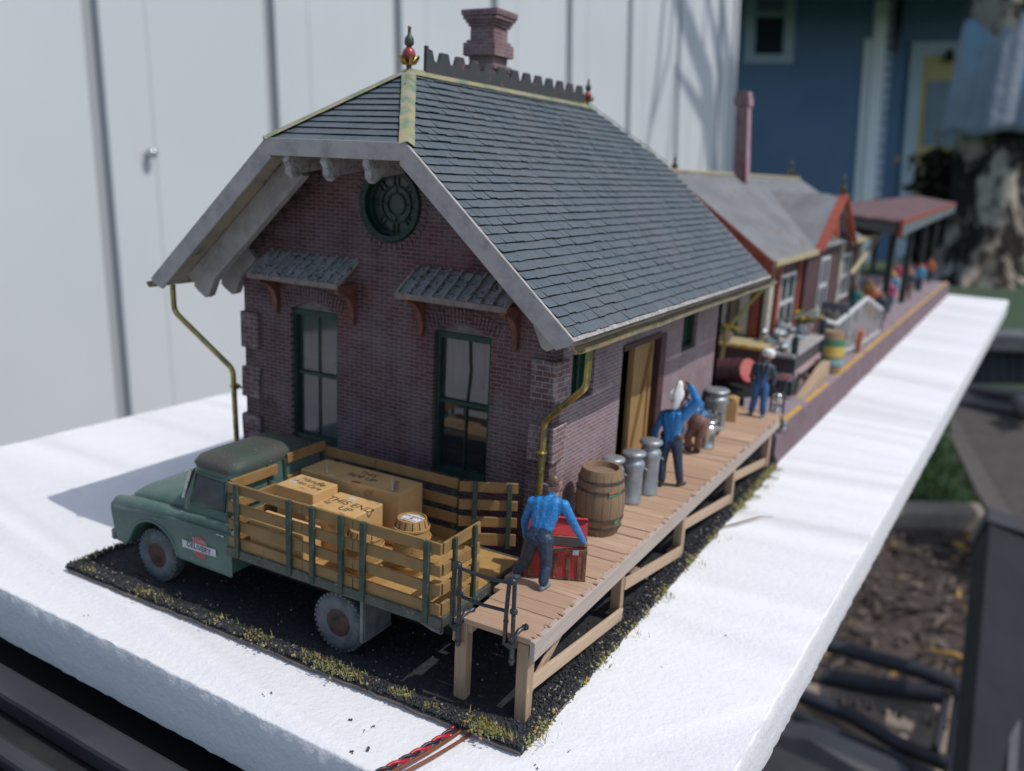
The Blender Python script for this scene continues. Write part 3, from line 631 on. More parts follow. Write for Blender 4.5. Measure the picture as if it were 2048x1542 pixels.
    b.plate([(y,z)]+q,[],lambda yy,zz:(-.03,yy,zz),(.06,0,0));b.build('ridge_cresting',CREST,t,bevel=.01)
    finial(t,0,YR-.03,HR+.02,1.0);finial(t,0,YRF-.1,HR+.02,.85)
    # chimney
    c=thing_part=MB()
    def ch(x0,x1,y0,y1,z0,z1,e=0):
        c.cur=0;c.bb((x0-e,y0-e,z0),(x1+e,y1+e,z1),.006)
    cx,cy,h=-.44,3.78,.29
    for z0,z1,e in((7.9,8.82,.03),(8.82,8.90,.065),(8.90,9.06,-.015),(9.06,9.30,.075),(9.30,9.36,.03),(9.36,9.60,-.02),(9.60,9.66,.015),(9.66,9.72,.05),(9.72,9.79,.09),(9.79,9.90,.115)): ch(cx-h,cx+h,cy-h,cy+h,z0,z1-.001,e)
    o=c.build('chimney',[BRC,BRCS],t,bevel=.014)
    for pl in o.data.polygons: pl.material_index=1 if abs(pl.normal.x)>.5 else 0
    # downspouts
    def spout(pts,j):
        b=MB();b.tube(pts,.052,10);D=b.build('downspout',BRASS,t,smooth=50);k=MB();k.lathe([(.055,-.05),(.10,-.012),(.105,.012),(.055,.05)],j,12);k.build('collar',BRASS,D,smooth=50)
    def bend(P,r=.12):
        P=[V(p) for p in P];o=[P[0]]
        for i in range(1,len(P)-1):
            a=(P[i-1]-P[i]).normalized();c_=(P[i+1]-P[i]).normalized();A=P[i]+a*r;C=P[i]+c_*r
            for k in range(6):
                s=k/5;o.append(A*(1-s)**2+P[i]*2*s*(1-s)+C*s*s)
        return o+[P[-1]]
    spout(bend([(4.2,-.77,4.58),(4.2,-.80,4.02),(3.26,-.17,3.2),(3.215,-.17,1.0)]),(3.222,-.17,2.68))
    spout(bend([(-4.42,-.7,4.62),(-4.40,-.7,4.06),(-3.50,-.14,2.98),(-3.41,-.14,.0)]),(-3.45,-.14,2.66))
    b=MB();b.beam((-3.45,-.14,2.66),(-3.30,.02,2.60),.03,.03);b.build('spout_strap',BRASS,t)
    return t
freight_house()

# ------------------------------------------------------------------ delivery truck
TG=M('truck_green',(.066,.128,.108),(.100,.165,.140),.42,ns=2.2,c3=(.15,.20,.16),ns3=9,lo3=.62,hi3=.72,bs=45,bst=.12,bd=.006,spec=.5)
TROOF=M('truck_roof_dull',(.050,.075,.062),(.075,.070,.062),.6,ns=2,c3=(.22,.22,.20),ns3=22,lo3=.64,hi3=.72,bs=40,bst=.15)
TDK=M('truck_dark_green',(.030,.055,.042),(.055,.085,.065),.5,ns=7,c3=(.40,.40,.32),ns3=24,lo3=.68,hi3=.73,bs=30,bst=.3)
TRAIL=M('truck_bed_rail',(.055,.068,.058),(.10,.10,.085),.55,ns=5,c3=(.42,.45,.40),ns3=30,lo3=.64,hi3=.7,bs=40,bst=.4)
SLAT=M('stake_slat_tan',(.30,.185,.075),(.24,.145,.055),.6,ns=2.2,c3=(.20,.115,.045),ns3=6,lo3=.6,hi3=.75,bs=26,bst=.15)
FLOORT=M('bed_floor_tan',(.44,.27,.10),(.34,.20,.07),.6,ns=3,c3=(.10,.065,.035),ns3=9,lo3=.62,hi3=.68)
TYRE=M('dusty_tyre',(.14,.155,.165),(.075,.085,.092),.85,ns=5,bs=40,bst=.2)
TREAD=M('tyre_dark',(.02,.022,.025),(.06,.065,.07),.85,ns=9)
RIM=M('rusty_rim',(.085,.042,.035),(.04,.025,.024),.6,.1,ns=6,c3=(.02,.018,.018),ns3=6)
CHROME=M('worn_chrome',(.62,.64,.66),(.35,.37,.40),.25,.9,ns=9);FLAP=M('mud_flap_grey',(.20,.22,.24),(.13,.14,.155),.6,.2,ns=5)
DARKG=M('dark_cab_glass',(.075,.085,.095),(.05,.055,.062),.25,ns=3);BLACK=M('black_rubber',(.012,.014,.016),rough=.7)
SIGNW=M('sign_white',(.62,.64,.66),(.5,.52,.55),rough=.6);SIGNR=M('sign_red',(.45,.10,.11),(.36,.10,.11),.6);INK=M('black_ink',(.02,.02,.022),rough=.6);REDINK=M('red_ink',(.42,.07,.05),rough=.6);PINKINK=M('pale_pink_ink',(.62,.42,.42),rough=.6)
def truck():
    CY=-1.93;t=thing('delivery_truck','dark green stake bed delivery truck loaded with boxes and barrels','truck',(0,CY,0))
    yn,yf=-2.97,-.93;cx,cz,ar=-2.42,.47,.60
    prof=[(-.60,.62),(-1.74,.64)]+[(cx+ar*math.cos(math.radians(a)),cz+ar*math.sin(math.radians(a))) for a in range(18,166,12)]+[(-3.10,.50),(-3.33,.52),(-3.40,.78),(-3.455,1.06),(-3.43,1.185),(-3.34,1.225),(-2.5,1.30),(-1.75,1.355),(-.60,1.36)]
    b=MB();b.plate(prof,[],lambda x,z:(x,yn,z),(0,yf-yn,0));body=b.build('body',TG,t,smooth=40,bevel=.075,seg=4)
    b=MB();b.bb((-3.1,-2.25,.42),(3.2,-2.10,.80));b.bb((-3.1,-1.70,.42),(3.2,-1.55,.80));b.bb((-3.0,-2.55,.55),(-.8,-1.35,1.1));b.tube([(1.49,-2.9,.455),(1.49,-.9,.455)],.08,10);b.tube([(-2.42,-2.9,.455),(-2.42,-.9,.455)],.06,8);b.build('chassis',BLACK,t)
    # hood: crowned loft
    rings=[]
    for x,zt,hw in((-3.385,1.20,.55),(-3.36,1.30,.66),(-3.2,1.395,.74),(-2.9,1.47,.78),(-2.4,1.56,.80),(-1.9,1.63,.82),(-1.66,1.655,.84)):
        r=[]
        for i in range(17):
            a=math.pi*i/16;c_,s_=math.cos(a),math.sin(a);r.append((x,CY+hw*math.copysign(abs(c_)**.55,c_),1.16+(zt-1.16)*abs(s_)**.6))
        rings.append(r)
    b=MB();b.loft(rings);b.build('hood',TG,t,smooth=60)
    # cab
    rings=[]
    for z,x0,x1,hw,rr in((1.25,-1.80,-.63,1.0,.10),(1.36,-1.78,-.63,1.0,.12),(1.50,-1.74,-.63,.985,.12),(1.66,-1.76,-.64,.965,.13),(2.08,-1.63,-.67,.895,.17),(2.18,-1.61,-.68,.885,.19),(2.24,-1.66,-.66,.90,.22),(2.33,-1.62,-.69,.86,.26),(2.40,-1.48,-.78,.72,.26),(2.43,-1.25,-.9,.5,.1)):
        rings.append(rrect((x0+x1)/2,CY,(x1-x0)/2,hw,rr,z,5))
    b=MB();b.loft(rings);cab=b.build('cab',TG,t,smooth=50)
    cab.data.materials.append(TROOF)
    for p in cab.data.polygons:
        if p.center.z>2.21:p.material_index=1
    hwz=lambda z:.985-(z-1.5)*(.09/.58)
    for sg in(-1,1):
        b=MB();P=[(-1.44,2.06),(-.85,2.04),(-.84,1.66),(-1.50,1.63)];b.prism([(x,CY+sg*(hwz(z)+.004),z) for x,z in P],(0,sg*.008,0));b.build('side_window',DARKG,t)
        b=MB();pts=[(x,CY+sg*(hwz(z)+.01),z) for x,z in [(-1.48,2.10),(-.80,2.08),(-.79,1.62),(-1.55,1.59),(-1.48,2.10)]];b.tube(pts,.022,6);b.build('window_trim',TDK,t,smooth=50)
        b=MB();b.tube([(-1.75,CY+sg*.94,1.63),(-1.69,CY+sg*.915,1.85),(-1.62,CY+sg*.875,2.10)],.030,8);b.build('windscreen_pillar',CHROME,t,smooth=50)
        b=MB();b.tube([(-3.42,CY+sg*1.01,1.16),(-2.9,CY+sg*1.045,1.215),(-1.9,CY+sg*1.045,1.265),(-.62,CY+sg*1.045,1.29)],.022,7);b.build('belt_line',TG,t,smooth=50)
        b=MB();b.tube([(cx+ (ar+.01)*math.cos(math.radians(a)),CY+sg*1.03,cz+(ar+.01)*math.sin(math.radians(a))) for a in range(14,172,10)]+[(-3.14,CY+sg*1.03,.50)],.032,7);b.tube([(-1.80,CY+sg*1.03,.62),(-.62,CY+sg*1.03,.60)],.022,6);b.build('arch_lip',TG,t,smooth=50)
        b=MB();b.tube([(-1.75,CY+sg*1.0,1.36),(-1.2,CY+sg*1.01,1.40),(-.64,CY+sg*1.0,1.40)],.06,8);b.build('shoulder',TG,t,smooth=60);b=MB();b.tube([(-3.44,CY+sg*.93,1.10),(-3.36,CY+sg*.93,1.16),(-2.9,CY+sg*.93,1.22),(-2.2,CY+sg*.94,1.27),(-1.7,CY+sg*.97,1.32)],[.07,.13,.14,.13,.07],12);b.build('fender_crown',TG,t,smooth=60)
        b=MB();b.ball((-1.58,CY+sg*1.06,1.52),(.035,.03,.035),8,6);b.ball((-.66,CY+sg*1.03,1.62),(.03,.05,.05),8,6);b.build('mirror',TDK,t,smooth=50)
        b=MB();b.tube([(-.92,CY+sg*1.035,1.235),(-.74,CY+sg*1.05,1.24)],.016,6);b.build('door_handle',CHROME,t)
        b=MB();b.ball((-3.42,CY+sg*.72,1.0),(.05,.13,.13),12,8);b.build('headlight',CHROME,t,smooth=True)
    b=MB();b.prism([(-1.79,CY-.86,1.66),(-1.79,CY+.86,1.66),(-1.65,CY+.80,2.09),(-1.65,CY-.80,2.09)],(-.01,0,.003));b.build('windscreen',DARKG,t)
    b=MB();b.bb((-3.55,CY-1.0,.47),(-3.44,CY+1.0,.66));b.build('bumper',FLAP,t,bevel=.03,seg=3)
    b=MB()
    for k in range(4): b.bb((-3.47,CY-.55,.74+k*.1),(-3.43,CY+.55,.79+k*.1))
    b.build('grille',CHROME,t)
    # door sign
    ys=yn-.004
    b=MB();b.lathe([(.185,0),(.185,.006)],(-1.30,ys+.002,.915),28,Matrix.Rotation(math.pi/2,3,'X'));s=b.build('door_sign',SIGNR,t)
    b=MB();b.box((-1.31,ys-.011,.905),(.76,.006,.125),Matrix.Rotation(math.radians(-1.5),3,'Y'));b.build('name_strip',SIGNW,s)
    text('DELIVERY','lettering',INK,s,(-1.31,ys-.016,.905),(1,0,-.02),(0,0,1),.125)
    text('TOWN','lettering',PINKINK,s,(-1.30,ys-.010,1.015),(1,0,0),(0,0,1),.10)
    # wheels (built once at the origin, axle along y, outside face to -y)
    rot=Matrix.Rotation(math.pi/2,3,'X')
    def wheel(dual):
        b=MB();b.cur=0;r=.44
        b.lathe([(.20,.02),(.235,-.005),(.30,-.02),(.38,-.015),(.425,.02),(r,.055),(r,.20),(.42,.235),(.3,.25),(.2,.24)],(0,.12,0),48,Matrix.Rotation(-math.pi/2,3,'X'),False)
        b.cur=1
        for i in range(34):
            a=2*math.pi*i/34;m=Matrix.Rotation(-a,3,'Y');b.cur=0;b.box(m@V((r-.012,.155,0)),(.055,.045,.048),m);b.cur=0;b.box(m@V((r-.002,.215,.02)),(.04,.10,.04),m)
        if dual:
            b.cur=1;b.lathe([(.2,.02),(.3,-.02),(.42,.02),(r,.055),(r,.2),(.42,.23),(.2,.22)],(0,.40,0),40,Matrix.Rotation(-math.pi/2,3,'X'),False)
        w=b.build('wheel',[TYRE,TREAD],None,smooth=45)
        q=MB();q.cur=0;q.lathe([(.24,.0),(.225,.02),(.21,.012),(.20,.05),(.15,.085),(.10,.06),(.075,.015),(.05,.0),(.001,-.005)],(0,.13,0),28,Matrix.Rotation(-math.pi/2,3,'X'))
        q.cur=1
        for i in range(5):
            a=2*math.pi*i/5+.9;q.lathe([(.042,0),(.042,.014)],(math.cos(a)*.145,.205,math.sin(a)*.145),10,Matrix.Rotation(math.pi/2,3,'X'))
        q.cur=0
        for i in range(6):
            a=2*math.pi*i/6;q.lathe([(.013,0),(.013,.03)],(math.cos(a)*.085,.17,math.sin(a)*.085),6,Matrix.Rotation(math.pi/2,3,'X'))
        q.build('rim',[RIM,BLACK],w,smooth=40);return w
    def place(w,x,y,z,flip):
        w.parent=t;w.matrix_parent_inverse=T(-OFF[t.name]);w.location=(x,y,z);w.rotation_euler=(0,R(0,6),math.pi if flip else 0)
    w=wheel(False);place(w,-2.42,-3.03,.455,False)
    w2=w.copy();COL.objects.link(w2);r2=w.children[0].copy();COL.objects.link(r2);r2.parent=w2;place(w2,-2.42,-.87,.455,True)
    w3=wheel(True);place(w3,1.49,-3.06,.455,False)
    w4=w3.copy();COL.objects.link(w4);r2=w3.children[0].copy();COL.objects.link(r2);r2.parent=w4;place(w4,1.49,-.74,.455,True)
    # flat bed
    bx0,bx1,by0,by1=-.66,3.34,-3.03,-.72
    b=MB();b.bb((bx0+.06,by0+.06,1.0),(bx1-.06,by1-.06,1.115))
    b.build('bed_floor',FLOORT,t)
    b=MB();b.bb((bx0,by0,.975),(bx1,by0+.058,1.125),.004);b.bb((bx0,by1-.058,.975),(bx1,by1,1.125),.004);b.bb((bx0,by0+.059,.975),(bx0+.058,by1-.059,1.12));b.bb((bx1-.058,by0+.059,.97),(bx1,by1-.059,1.12));b.build('bed_rail',TRAIL,t,bevel=.015)
    zs=(1.20,1.50,1.78,2.09);hs=(.20,.165,.165,.165)
    def panel(A,Bp,rows=zs,skip=()):
        A=V(A);Bp=V(Bp);m=MB()
        for i,(z,h) in enumerate(zip(rows,hs)):
            if i in skip: continue
            m.beam(A+V((0,0,z)),Bp+V((0,0,z)),.045,h,j=.004)
        return m.build('stake_slats',SLAT,t,bevel=.008)
    def stakes(P,y,h=2.17):
        for x in P:
            m=MB();m.bb((x-.042,y-.028,1.0),(x+.042,y+.028,h),.004);m.build('stake',TDK,t,bevel=.008)
    yS=by0+.055
    panel((-.62,yS,0),(.87,yS,0));panel((.88,yS,0),(1.80,yS,0));panel((1.81,yS,0),(3.28,yS,0));stakes((-.41,.65,1.09,1.62,2.01,3.08),yS-.052,2.185)
    yS2=by1-.055
    panel((-.62,yS2,0),(.45,yS2,0));panel((.46,yS2,0),(2.1,yS2,0));stakes((-.42,.3,.62,1.5,2.0),yS2+.052)
    panel((-.60,by0+.09,0),(-.60,-1.98,0),(1.20,1.50,1.78,2.11));panel((-.63,-1.72,0),(-.63,by1-.09,0),(1.20,1.50,1.82,2.20))
    m=MB()
    for y in(-2.9,-2.1,-1.75,-.85): m.bb((-.69,y-.03,1.0),(-.63,y+.03,2.2))
    m.build('stake',TDK,t,bevel=.008)
    # rear gates: near half shut, far half swung open along the dock
    panel((3.27,by0+.10,0),(3.27,-2.02,0))
    for y in(-2.72,-2.22):
        m=MB();m.bb((3.30,y-.03,1.0),(3.352,y+.03,2.19));m.build('stake',TDK,t,bevel=.008)
    ga,gb=V((2.18,-.86,0)),V((2.98,-.40,0));panel(ga,gb,(1.22,1.52,1.80,2.10))
    d=(gb-ga).normalized();nn=V((d.y,-d.x,0))
    for f in(.27,.86):
        p=ga.lerp(gb,f)+nn*.055;m=MB();m.beam(p+V((0,0,1.1)),p+V((0,0,2.19)),.05,.075,(d.x,d.y,0));m.build('stake',TDK,t,bevel=.008)
    # mudflap, exhaust
    m=MB();m.bb((1.93,-2.98,.30),(1.98,-2.93,.985),.004);m.bb((1.965,-2.93,.33),(1.985,-2.32,.98));m.bb((1.955,-2.93,.30),(1.995,-2.32,.345));m.build('mud_flap',FLAP,t,bevel=.006)
    m=MB();m.tube([(2.6,-2.6,.78),(3.05,-2.78,.80),(3.2,-2.8,.80)],.045,8);m.build('exhaust',FLAP,t,smooth=50)
    # bridge plate between bed and dock
    return t
truck()
def plate():
    b=MB();b.prism([(3.33,-1.70,1.155),(3.33,-.80,1.155),(3.75,-.62,1.255),(3.62,-1.30,1.255)],(0,0,-.03));b.cur=1;b.tube([(3.36,-1.72,1.14),(3.36,-.78,1.14)],.045,8)
    o=b.build('loading_plate',[M('dark_plate',(.035,.03,.028),(.02,.02,.02),.6),TDK],bevel=.005);solo(o,'dark loading plate bridging the truck bed and the plank dock','loading plate')
plate()

# ------------------------------------------------------------------ cargo on the truck
CARD=M('carton_tan',(.60,.39,.175),(.52,.33,.14),.6,ns=1.6,bs=30,bst=.1,c3=(.30,.17,.07),ns3=4,lo3=.62,hi3=.75)
def carton(x0,x1,y0,y1,z1,label,z0=1.118):
    t=thing('carton',label,'box',((x0+x1)/2,(y0+y1)/2,z0),'boxes on the truck bed')
    b=MB();b.bb((x0,y0,z0),(x1,y1,z1),.006);b.build('box_body',CARD,t,bevel=.018,seg=3);return t
def sticker(t,x,y,z,w=.10,h=.055,rot=.2):
    b=MB();b.box((x,y,z+.003),(w,h,.004),Matrix.Rotation(rot,3,'Z'));s=b.build('paper_tag',SIGNW,t);text('111','lettering',INK,t,(x,y,z+.0055),(math.cos(rot),math.sin(rot),0),(-math.sin(rot),math.cos(rot),0),h*.75,.001)
z=1.99;t=carton(-.34,.43,-2.27,-1.70,z,'tan carton marked handle with care beside the cab end of the bed')
text('Handle','lettering',INK,t,(.06,-1.86,z+.002),(1,-.12,0),(.12,1,0),.19,.001,.25);text('With Care','lettering',INK,t,(.06,-2.02,z+.002),(1,-.1,0),(.1,1,0),.15,.001,.25);sticker(t,-.19,-2.04,z,.12,.08,-.1)
text('~','lettering',REDINK,t,(.12,-2.16,z+.002),(1,0,0),(0,1,0),.25,.001)
z=1.85;t=carton(.44,1.30,-2.46,-1.66,z,'larger tan carton marked this end up in the middle of the truck bed')
text('THIS END','lettering',INK,t,(.92,-1.98,z+.002),(1,-.06,0),(.06,1,0),.215,.001);text('UP','lettering',INK,t,(.98,-2.18,z+.002),(1,-.06,0),(.06,1,0),.20,.001);sticker(t,.80,-1.78,z,.12,.08,.1)
text('SX','lettering',INK,t,(.58,-2.12,z+.002),(1,-.5,0),(.5,1,0),.12,.001);text('~','lettering',REDINK,t,(1.05,-2.33,z+.002),(1,0,0),(0,1,0),.2,.001)
z=2.0;t=carton(-.52,1.50,-1.52,-.88,z,'long flat topped crate along the far side of the truck bed')
text('THIS\nSIDE UP','lettering',INK,t,(.55,-1.17,z+.002),(1,-.05,0),(.05,1,0),.17,.001)
b=MB();b.beam((-.05,-1.40,z+.002),(-.42,-1.0,z+.002),.02,.003);b.beam((1.32,-1.44,z+.002),(.98,-1.02,z+.002),.02,.003);b.build('chalk_line',SIGNW,t)
text('FRAGILE','lettering',INK,t,(1.24,-1.26,z+.002),(.35,-.5,0),(.5,.35,0),.13,.001)
b=MB();b.box((.62,-1.48,z+.002),(.16,.07,.003),Matrix.Rotation(.3,3,'Z'));b.build('red_mark',REDINK,t);sticker(t,.12,-1.47,z,.12,.06,.0)
z=1.64;t=carton(-.28,.80,-2.90,-2.50,z,'low tan carton against the near slats marked up');text('THIS END UP','lettering',INK,t,(.22,-2.64,z+.002),(1,-.05,0),(.05,1,0),.13,.001)
KEGT=M('keg_tan',(.42,.265,.10),(.36,.21,.08),.55,ns=3,c3=(.16,.09,.04),ns3=9,lo3=.62,hi3=.7,bs=30,bst=.15)
def keg(x,y,z1,h,label):
    t=thing('keg',label,'barrel',(x,y,1.118),'kegs on the truck bed');z0=1.118;b=MB();r=.215
    b.lathe([(r,0),(r*1.17,h*.16),(r*1.26,h*.34),(r*1.29,h*.5),(r*1.26,h*.66),(r*1.17,h*.84),(r,h),(r*.93,h),(r*.92,h-.02)],(x,y,z0),28);b.build('staves',KEGT,t,smooth=45)
    for f,k in((.17,1.185),(.34,1.275),(.66,1.275),(.84,1.185)):
        m=MB();m.lathe([(r*k,-.02),(r*k+.016,-.014),(r*k+.016,.014),(r*k,.02)],(x,y,z0+h*f),28,None,False);m.build('hoop',FLOORT,t,smooth=50)
    m=MB()
    for i in range(14):
        a=2*math.pi*i/14;m.beam((x+math.cos(a)*r*1.20,y+math.sin(a)*r*1.20,z0+h*.84+.01),(x+math.cos(a)*r*1.012,y+math.sin(a)*r*1.012,z0+h-.004),.010,.006)
    m.build('stave_gap',M('gap_dark',(.06,.035,.018)),t)
    q=MB();q.prism([(x-.135,y-.11,z0+h-.017),(x+.135,y-.11,z0+h-.017),(x+.165,y+.02,z0+h-.017),(x+.15,y+.10,z0+h-.017),(x,y+.135,z0+h-.017),(x-.15,y+.10,z0+h-.017),(x-.165,y+.02,z0+h-.017)],(0,0,.006));q.build('paper_label',SIGNW,t)
    text('JIM BEAM','lettering',INK,t,(x,y+.045,z0+h-.010),(1,0,0),(0,1,0),.075,.001);m=MB();m.lathe([(.025,0),(.025,.003)],(x,y-.02,z0+h-.0108),12);m.bb((x-.13,y-.085,z0+h-.0105),(x+.13,y-.072,z0+h-.0085));m.build('label_mark',REDINK,t)
keg(2.14,-2.06,1.95,.845,'tan keg with a clear white top label near the open end of the truck')
keg(1.62,-2.50,1.82,.70,'shorter tan keg behind the near slats of the truck')

# ------------------------------------------------------------------ goods on the dock
BARW=wood('barrel_oak',(.36,.255,.165),(.25,.165,.10),(.15,.10,.065),'z',3)
BARD=M('barrel_dark_hoop',(.055,.042,.036),(.10,.075,.06),.6,ns=12,bs=25);GREENP=M('green_paint_fleck',(.05,.30,.16));REDP=M('red_paint_fleck',(.45,.16,.10))
def barrel():
    x,y,r,h=3.87,.80,.325,1.10;t=thing('oak_barrel','large brown oak barrel on the dock against the brick wall','barrel',(x,y,HD));b=MB()
    b.lathe([(r*.98,0),(r*1.0,.01),(r*1.12,h*.14),(r*1.22,h*.33),(r*1.26,h*.5),(r*1.22,h*.67),(r*1.12,h*.86),(r*1.0,h),(r*.86,h+.002),(r*.82,h-.10)],(x,y,HD),36,None,False);b.build('staves',BARW,t,smooth=40);m=MB();m.lathe([(r*.84,h-.11),(r*.84,h-.09),(.01,h-.088)],(x,y,HD),28);m.build('barrel_head',wood('barrel_head_wood',(.30,.22,.16),(.20,.14,.10),(.12,.085,.06),'x',3,isl=False),t)
    for f,k in((.13,1.125),(.27,1.205),(.70,1.215),(.84,1.145)):
        m=MB();m.lathe([(r*k-.004,-.022),(r*k+.014,-.018),(r*k+.010,.018),(r*k-.008,.022)],(x,y,HD+h*f),36,None,False);m.build('hoop',BARD,t,smooth=50)
    m=MB()
    for i in range(18):
        a=2*math.pi*i/18+R(-.03,.03);p=[(x+math.cos(a)*r*q,y+math.sin(a)*r*q,HD+h*f) for f,q in((.02,1.005),(.14,1.115),(.33,1.218),(.5,1.256),(.67,1.218),(.86,1.115),(.98,1.01))];m.tube(p,.004,4)
    m.build('stave_seam',BARD,t)
    m=MB()
    for i,(a,f,w,hh) in enumerate(((-.62,.665,.09,.03),(-.30,.70,.05,.045),(-.35,.235,.06,.05))): 
        rr=r*1.235;c=V((x+math.cos(a)*rr,y+math.sin(a)*rr,HD+h*f));m.prism([c+V((-math.sin(a),math.cos(a),0))*s*w+V((0,0,q*hh)) for s,q in((-1,-.6),(1,.8),(.3,1),(-.9,.5))],V((math.cos(a),math.sin(a),0))*.008)
    m.build('paint_flecks',GREENP,t);m=MB();a=-.55;rr=r*1.23;c=V((x+math.cos(a)*rr,y+math.sin(a)*rr,HD+h*.71));m.prism([c+V((-math.sin(a),math.cos(a),0))*s*.12+V((0,0,q*.02)) for s,q in((-1,-.6),(1,.8),(.3,1.3),(-.9,.9))],V((math.cos(a),math.sin(a),0))*.008);m.build('paint_fleck',REDP,t)
barrel()
TIN=M('churn_pewter',(.38,.41,.435),(.29,.315,.34),.42,.55,ns=5,bs=14,bst=.15);TINB=M('bright_tin',(.62,.62,.60),(.42,.42,.42),.25,.9,ns=5)
def churn(x,y,r,h,label,mat,cat='milk churn',tilt=0):
    t=thing('milk_churn',label,cat,(x,y,HD),'metal churns standing on the plank dock');b=MB();z=HD
    b.lathe([(r,0),(r*1.05,.01),(r*1.05,.06),(r,.075),(r*.98,h*.60),(r*1.10,h*.70),(r*1.12,h*.75),(r*1.02,h*.79),(r*.80,h*.83),(r*.78,h*.86),(r*.78,h*.88)],(x,y,z),28);b.build('churn_body',mat,t,smooth=40)
    m=MB();m.lathe([(r*.78,h*.875),(r*.98,h*.885),(r*1.14,h*.915),(r*1.17,h*.94),(r*1.08,h*.97),(r*.6,h*.995),(.01,h)],(x,y,z),28,Matrix.Rotation(tilt,3,'X') if tilt else None);m.build('lid',mat,t,smooth=50)
    for s in(-1,1):
        m=MB();d=V((.8*s,.6*s,0));u=V((-.6,.8,0));p=V((x,y,z+h*.63))+d*r*1.04;m.tube([p+u*.06+V((0,0,.03)),p+u*.05+d*.05,p-u*.05+d*.05,p-u*.06+V((0,0,.03))],.014,6);m.build('handle',mat,t,smooth=50)
churn(3.60,1.92,.18,.93,'pewter churn partly hidden behind the oak barrel',TIN)
churn(3.82,2.34,.185,.98,'pewter churn standing between two churns next to the barrel',TIN)
churn(3.90,2.95,.185,1.06,'tallest of the three pewter churns next to the freight door',TIN)
churn(3.92,6.42,.18,.66,'small shiny tin churn in front of the big grey churn',TINB)
churn(3.58,8.05,.26,.98,'wide grey churn near the far end of the dock',TIN)
def grocery():
    x,y=3.68,8.45
    for i,(dx,dz,r) in enumerate(((-.22,.0,.11),(.12,-.35,.10))):
        pass
    t=thing('brown_carton','small brown carton on the dock beyond the wide grey churn','box',(3.72,9.0,HD));b=MB();b.box((3.72,9.0,HD+.27),(.30,.34,.53),Matrix.Rotation(.2,3,'Z'));b.build('box_body',CARD,t,bevel=.03,seg=3)
    m=MB();m.lathe([(.17,.53),(.18,.57),(.10,.62),(.01,.63)],(3.72,9.0,HD),16);m.build('lid',KEGT,t,smooth=50)
grocery()
def wirebox():
    t=thing('bottle_crate','dark wire crate of silver bottles between the bending man and the wide churn','crate',(3.62,7.35,HD));b=MB()
    for z in(.05,.28,.5): b.tube([(3.40,7.1,HD+z),(3.85,7.1,HD+z),(3.85,7.6,HD+z),(3.40,7.6,HD+z),(3.40,7.1,HD+z)],.015,5)
    for x,y in((3.4,7.1),(3.85,7.1),(3.85,7.6),(3.4,7.6)): b.tube([(x,y,HD),(x,y,HD+.5)],.015,5)
    b.bb((3.4,7.1,HD),(3.85,7.6,HD+.03));b.build('rack',BLACK,t)
    for i in range(6):
        x,y=3.48+.14*(i%3),7.2+.28*(i//3);m=MB();m.lathe([(.06,0),(.062,.30),(.03,.40),(.03,.5),(.038,.51),(.03,.54)],(x,y,HD+.03),12);m.build('bottle',TINB,t,smooth=50)
wirebox()
TRED=M('trunk_red',(.50,.045,.05),(.36,.03,.035),.45,ns=4,c3=(.60,.25,.22),ns3=28,lo3=.66,hi3=.72,bs=30,bst=.2);TSTR=M('trunk_strap',(.12,.07,.04),(.20,.12,.06),.6,ns=9,c3=(.5,.36,.22),ns3=30,lo3=.62,hi3=.68)
def trunk():
    t=thing('steamer_trunk','red steamer trunk with brown straps and its lid up on the dock','trunk',(4.02,-1.12,HD))
    A=V((3.70,-1.46,HD));d=V((.90,.42,0)).normalized();n=V((-d.y,d.x,0));W,D,H=.90,.42,.50
    rot=Matrix((d,n,V((0,0,1)))).transposed();P=lambda a,b_,z:A+d*a+n*b_+V((0,0,z))
    b=MB();b.box(P(W/2,D/2,H/2),(W,D,H),rot);b.build('trunk_body',TRED,t,bevel=.014)
    L=MB();lr=Matrix.Rotation(.28,3,d);L.prism([P(0,D-.02,H+.0),P(W,D-.02,H),P(W,D+.08,H+.22),P(W,D+.03,H+.27),P(0,D+.03,H+.27),P(0,D+.08,H+.22)],n*.09);L.build('lid',TRED,t,bevel=.02)
    m=MB()
    for a in(.10,.28,.46,.64,.80): m.box(P(a,-.008,H*.42),(.055,.022,H*.72),rot)
    m.build('strap',TSTR,t,bevel=.006)
    m=MB();m.box(P(W/2,-.006,H-.035),(W+.02,.024,.05),rot);m.box(P(W-.02,D/2,H*.5),(.05,D+.02,H+.01),rot);m.box(P(W/2,D/2,.02),(W+.016,D+.016,.035),rot);m.build('trim',TSTR,t,bevel=.005)
    m=MB();m.box(P(.74,-.015,H-.05),(.10,.035,.09),rot);m.build('latch',CHROME,t,bevel=.015)
    m=MB();m.box(P(W/2,D/2,H+.004),(W-.08,D-.08,.01),rot);m.build('lining',DARKIN,t)
trunk()

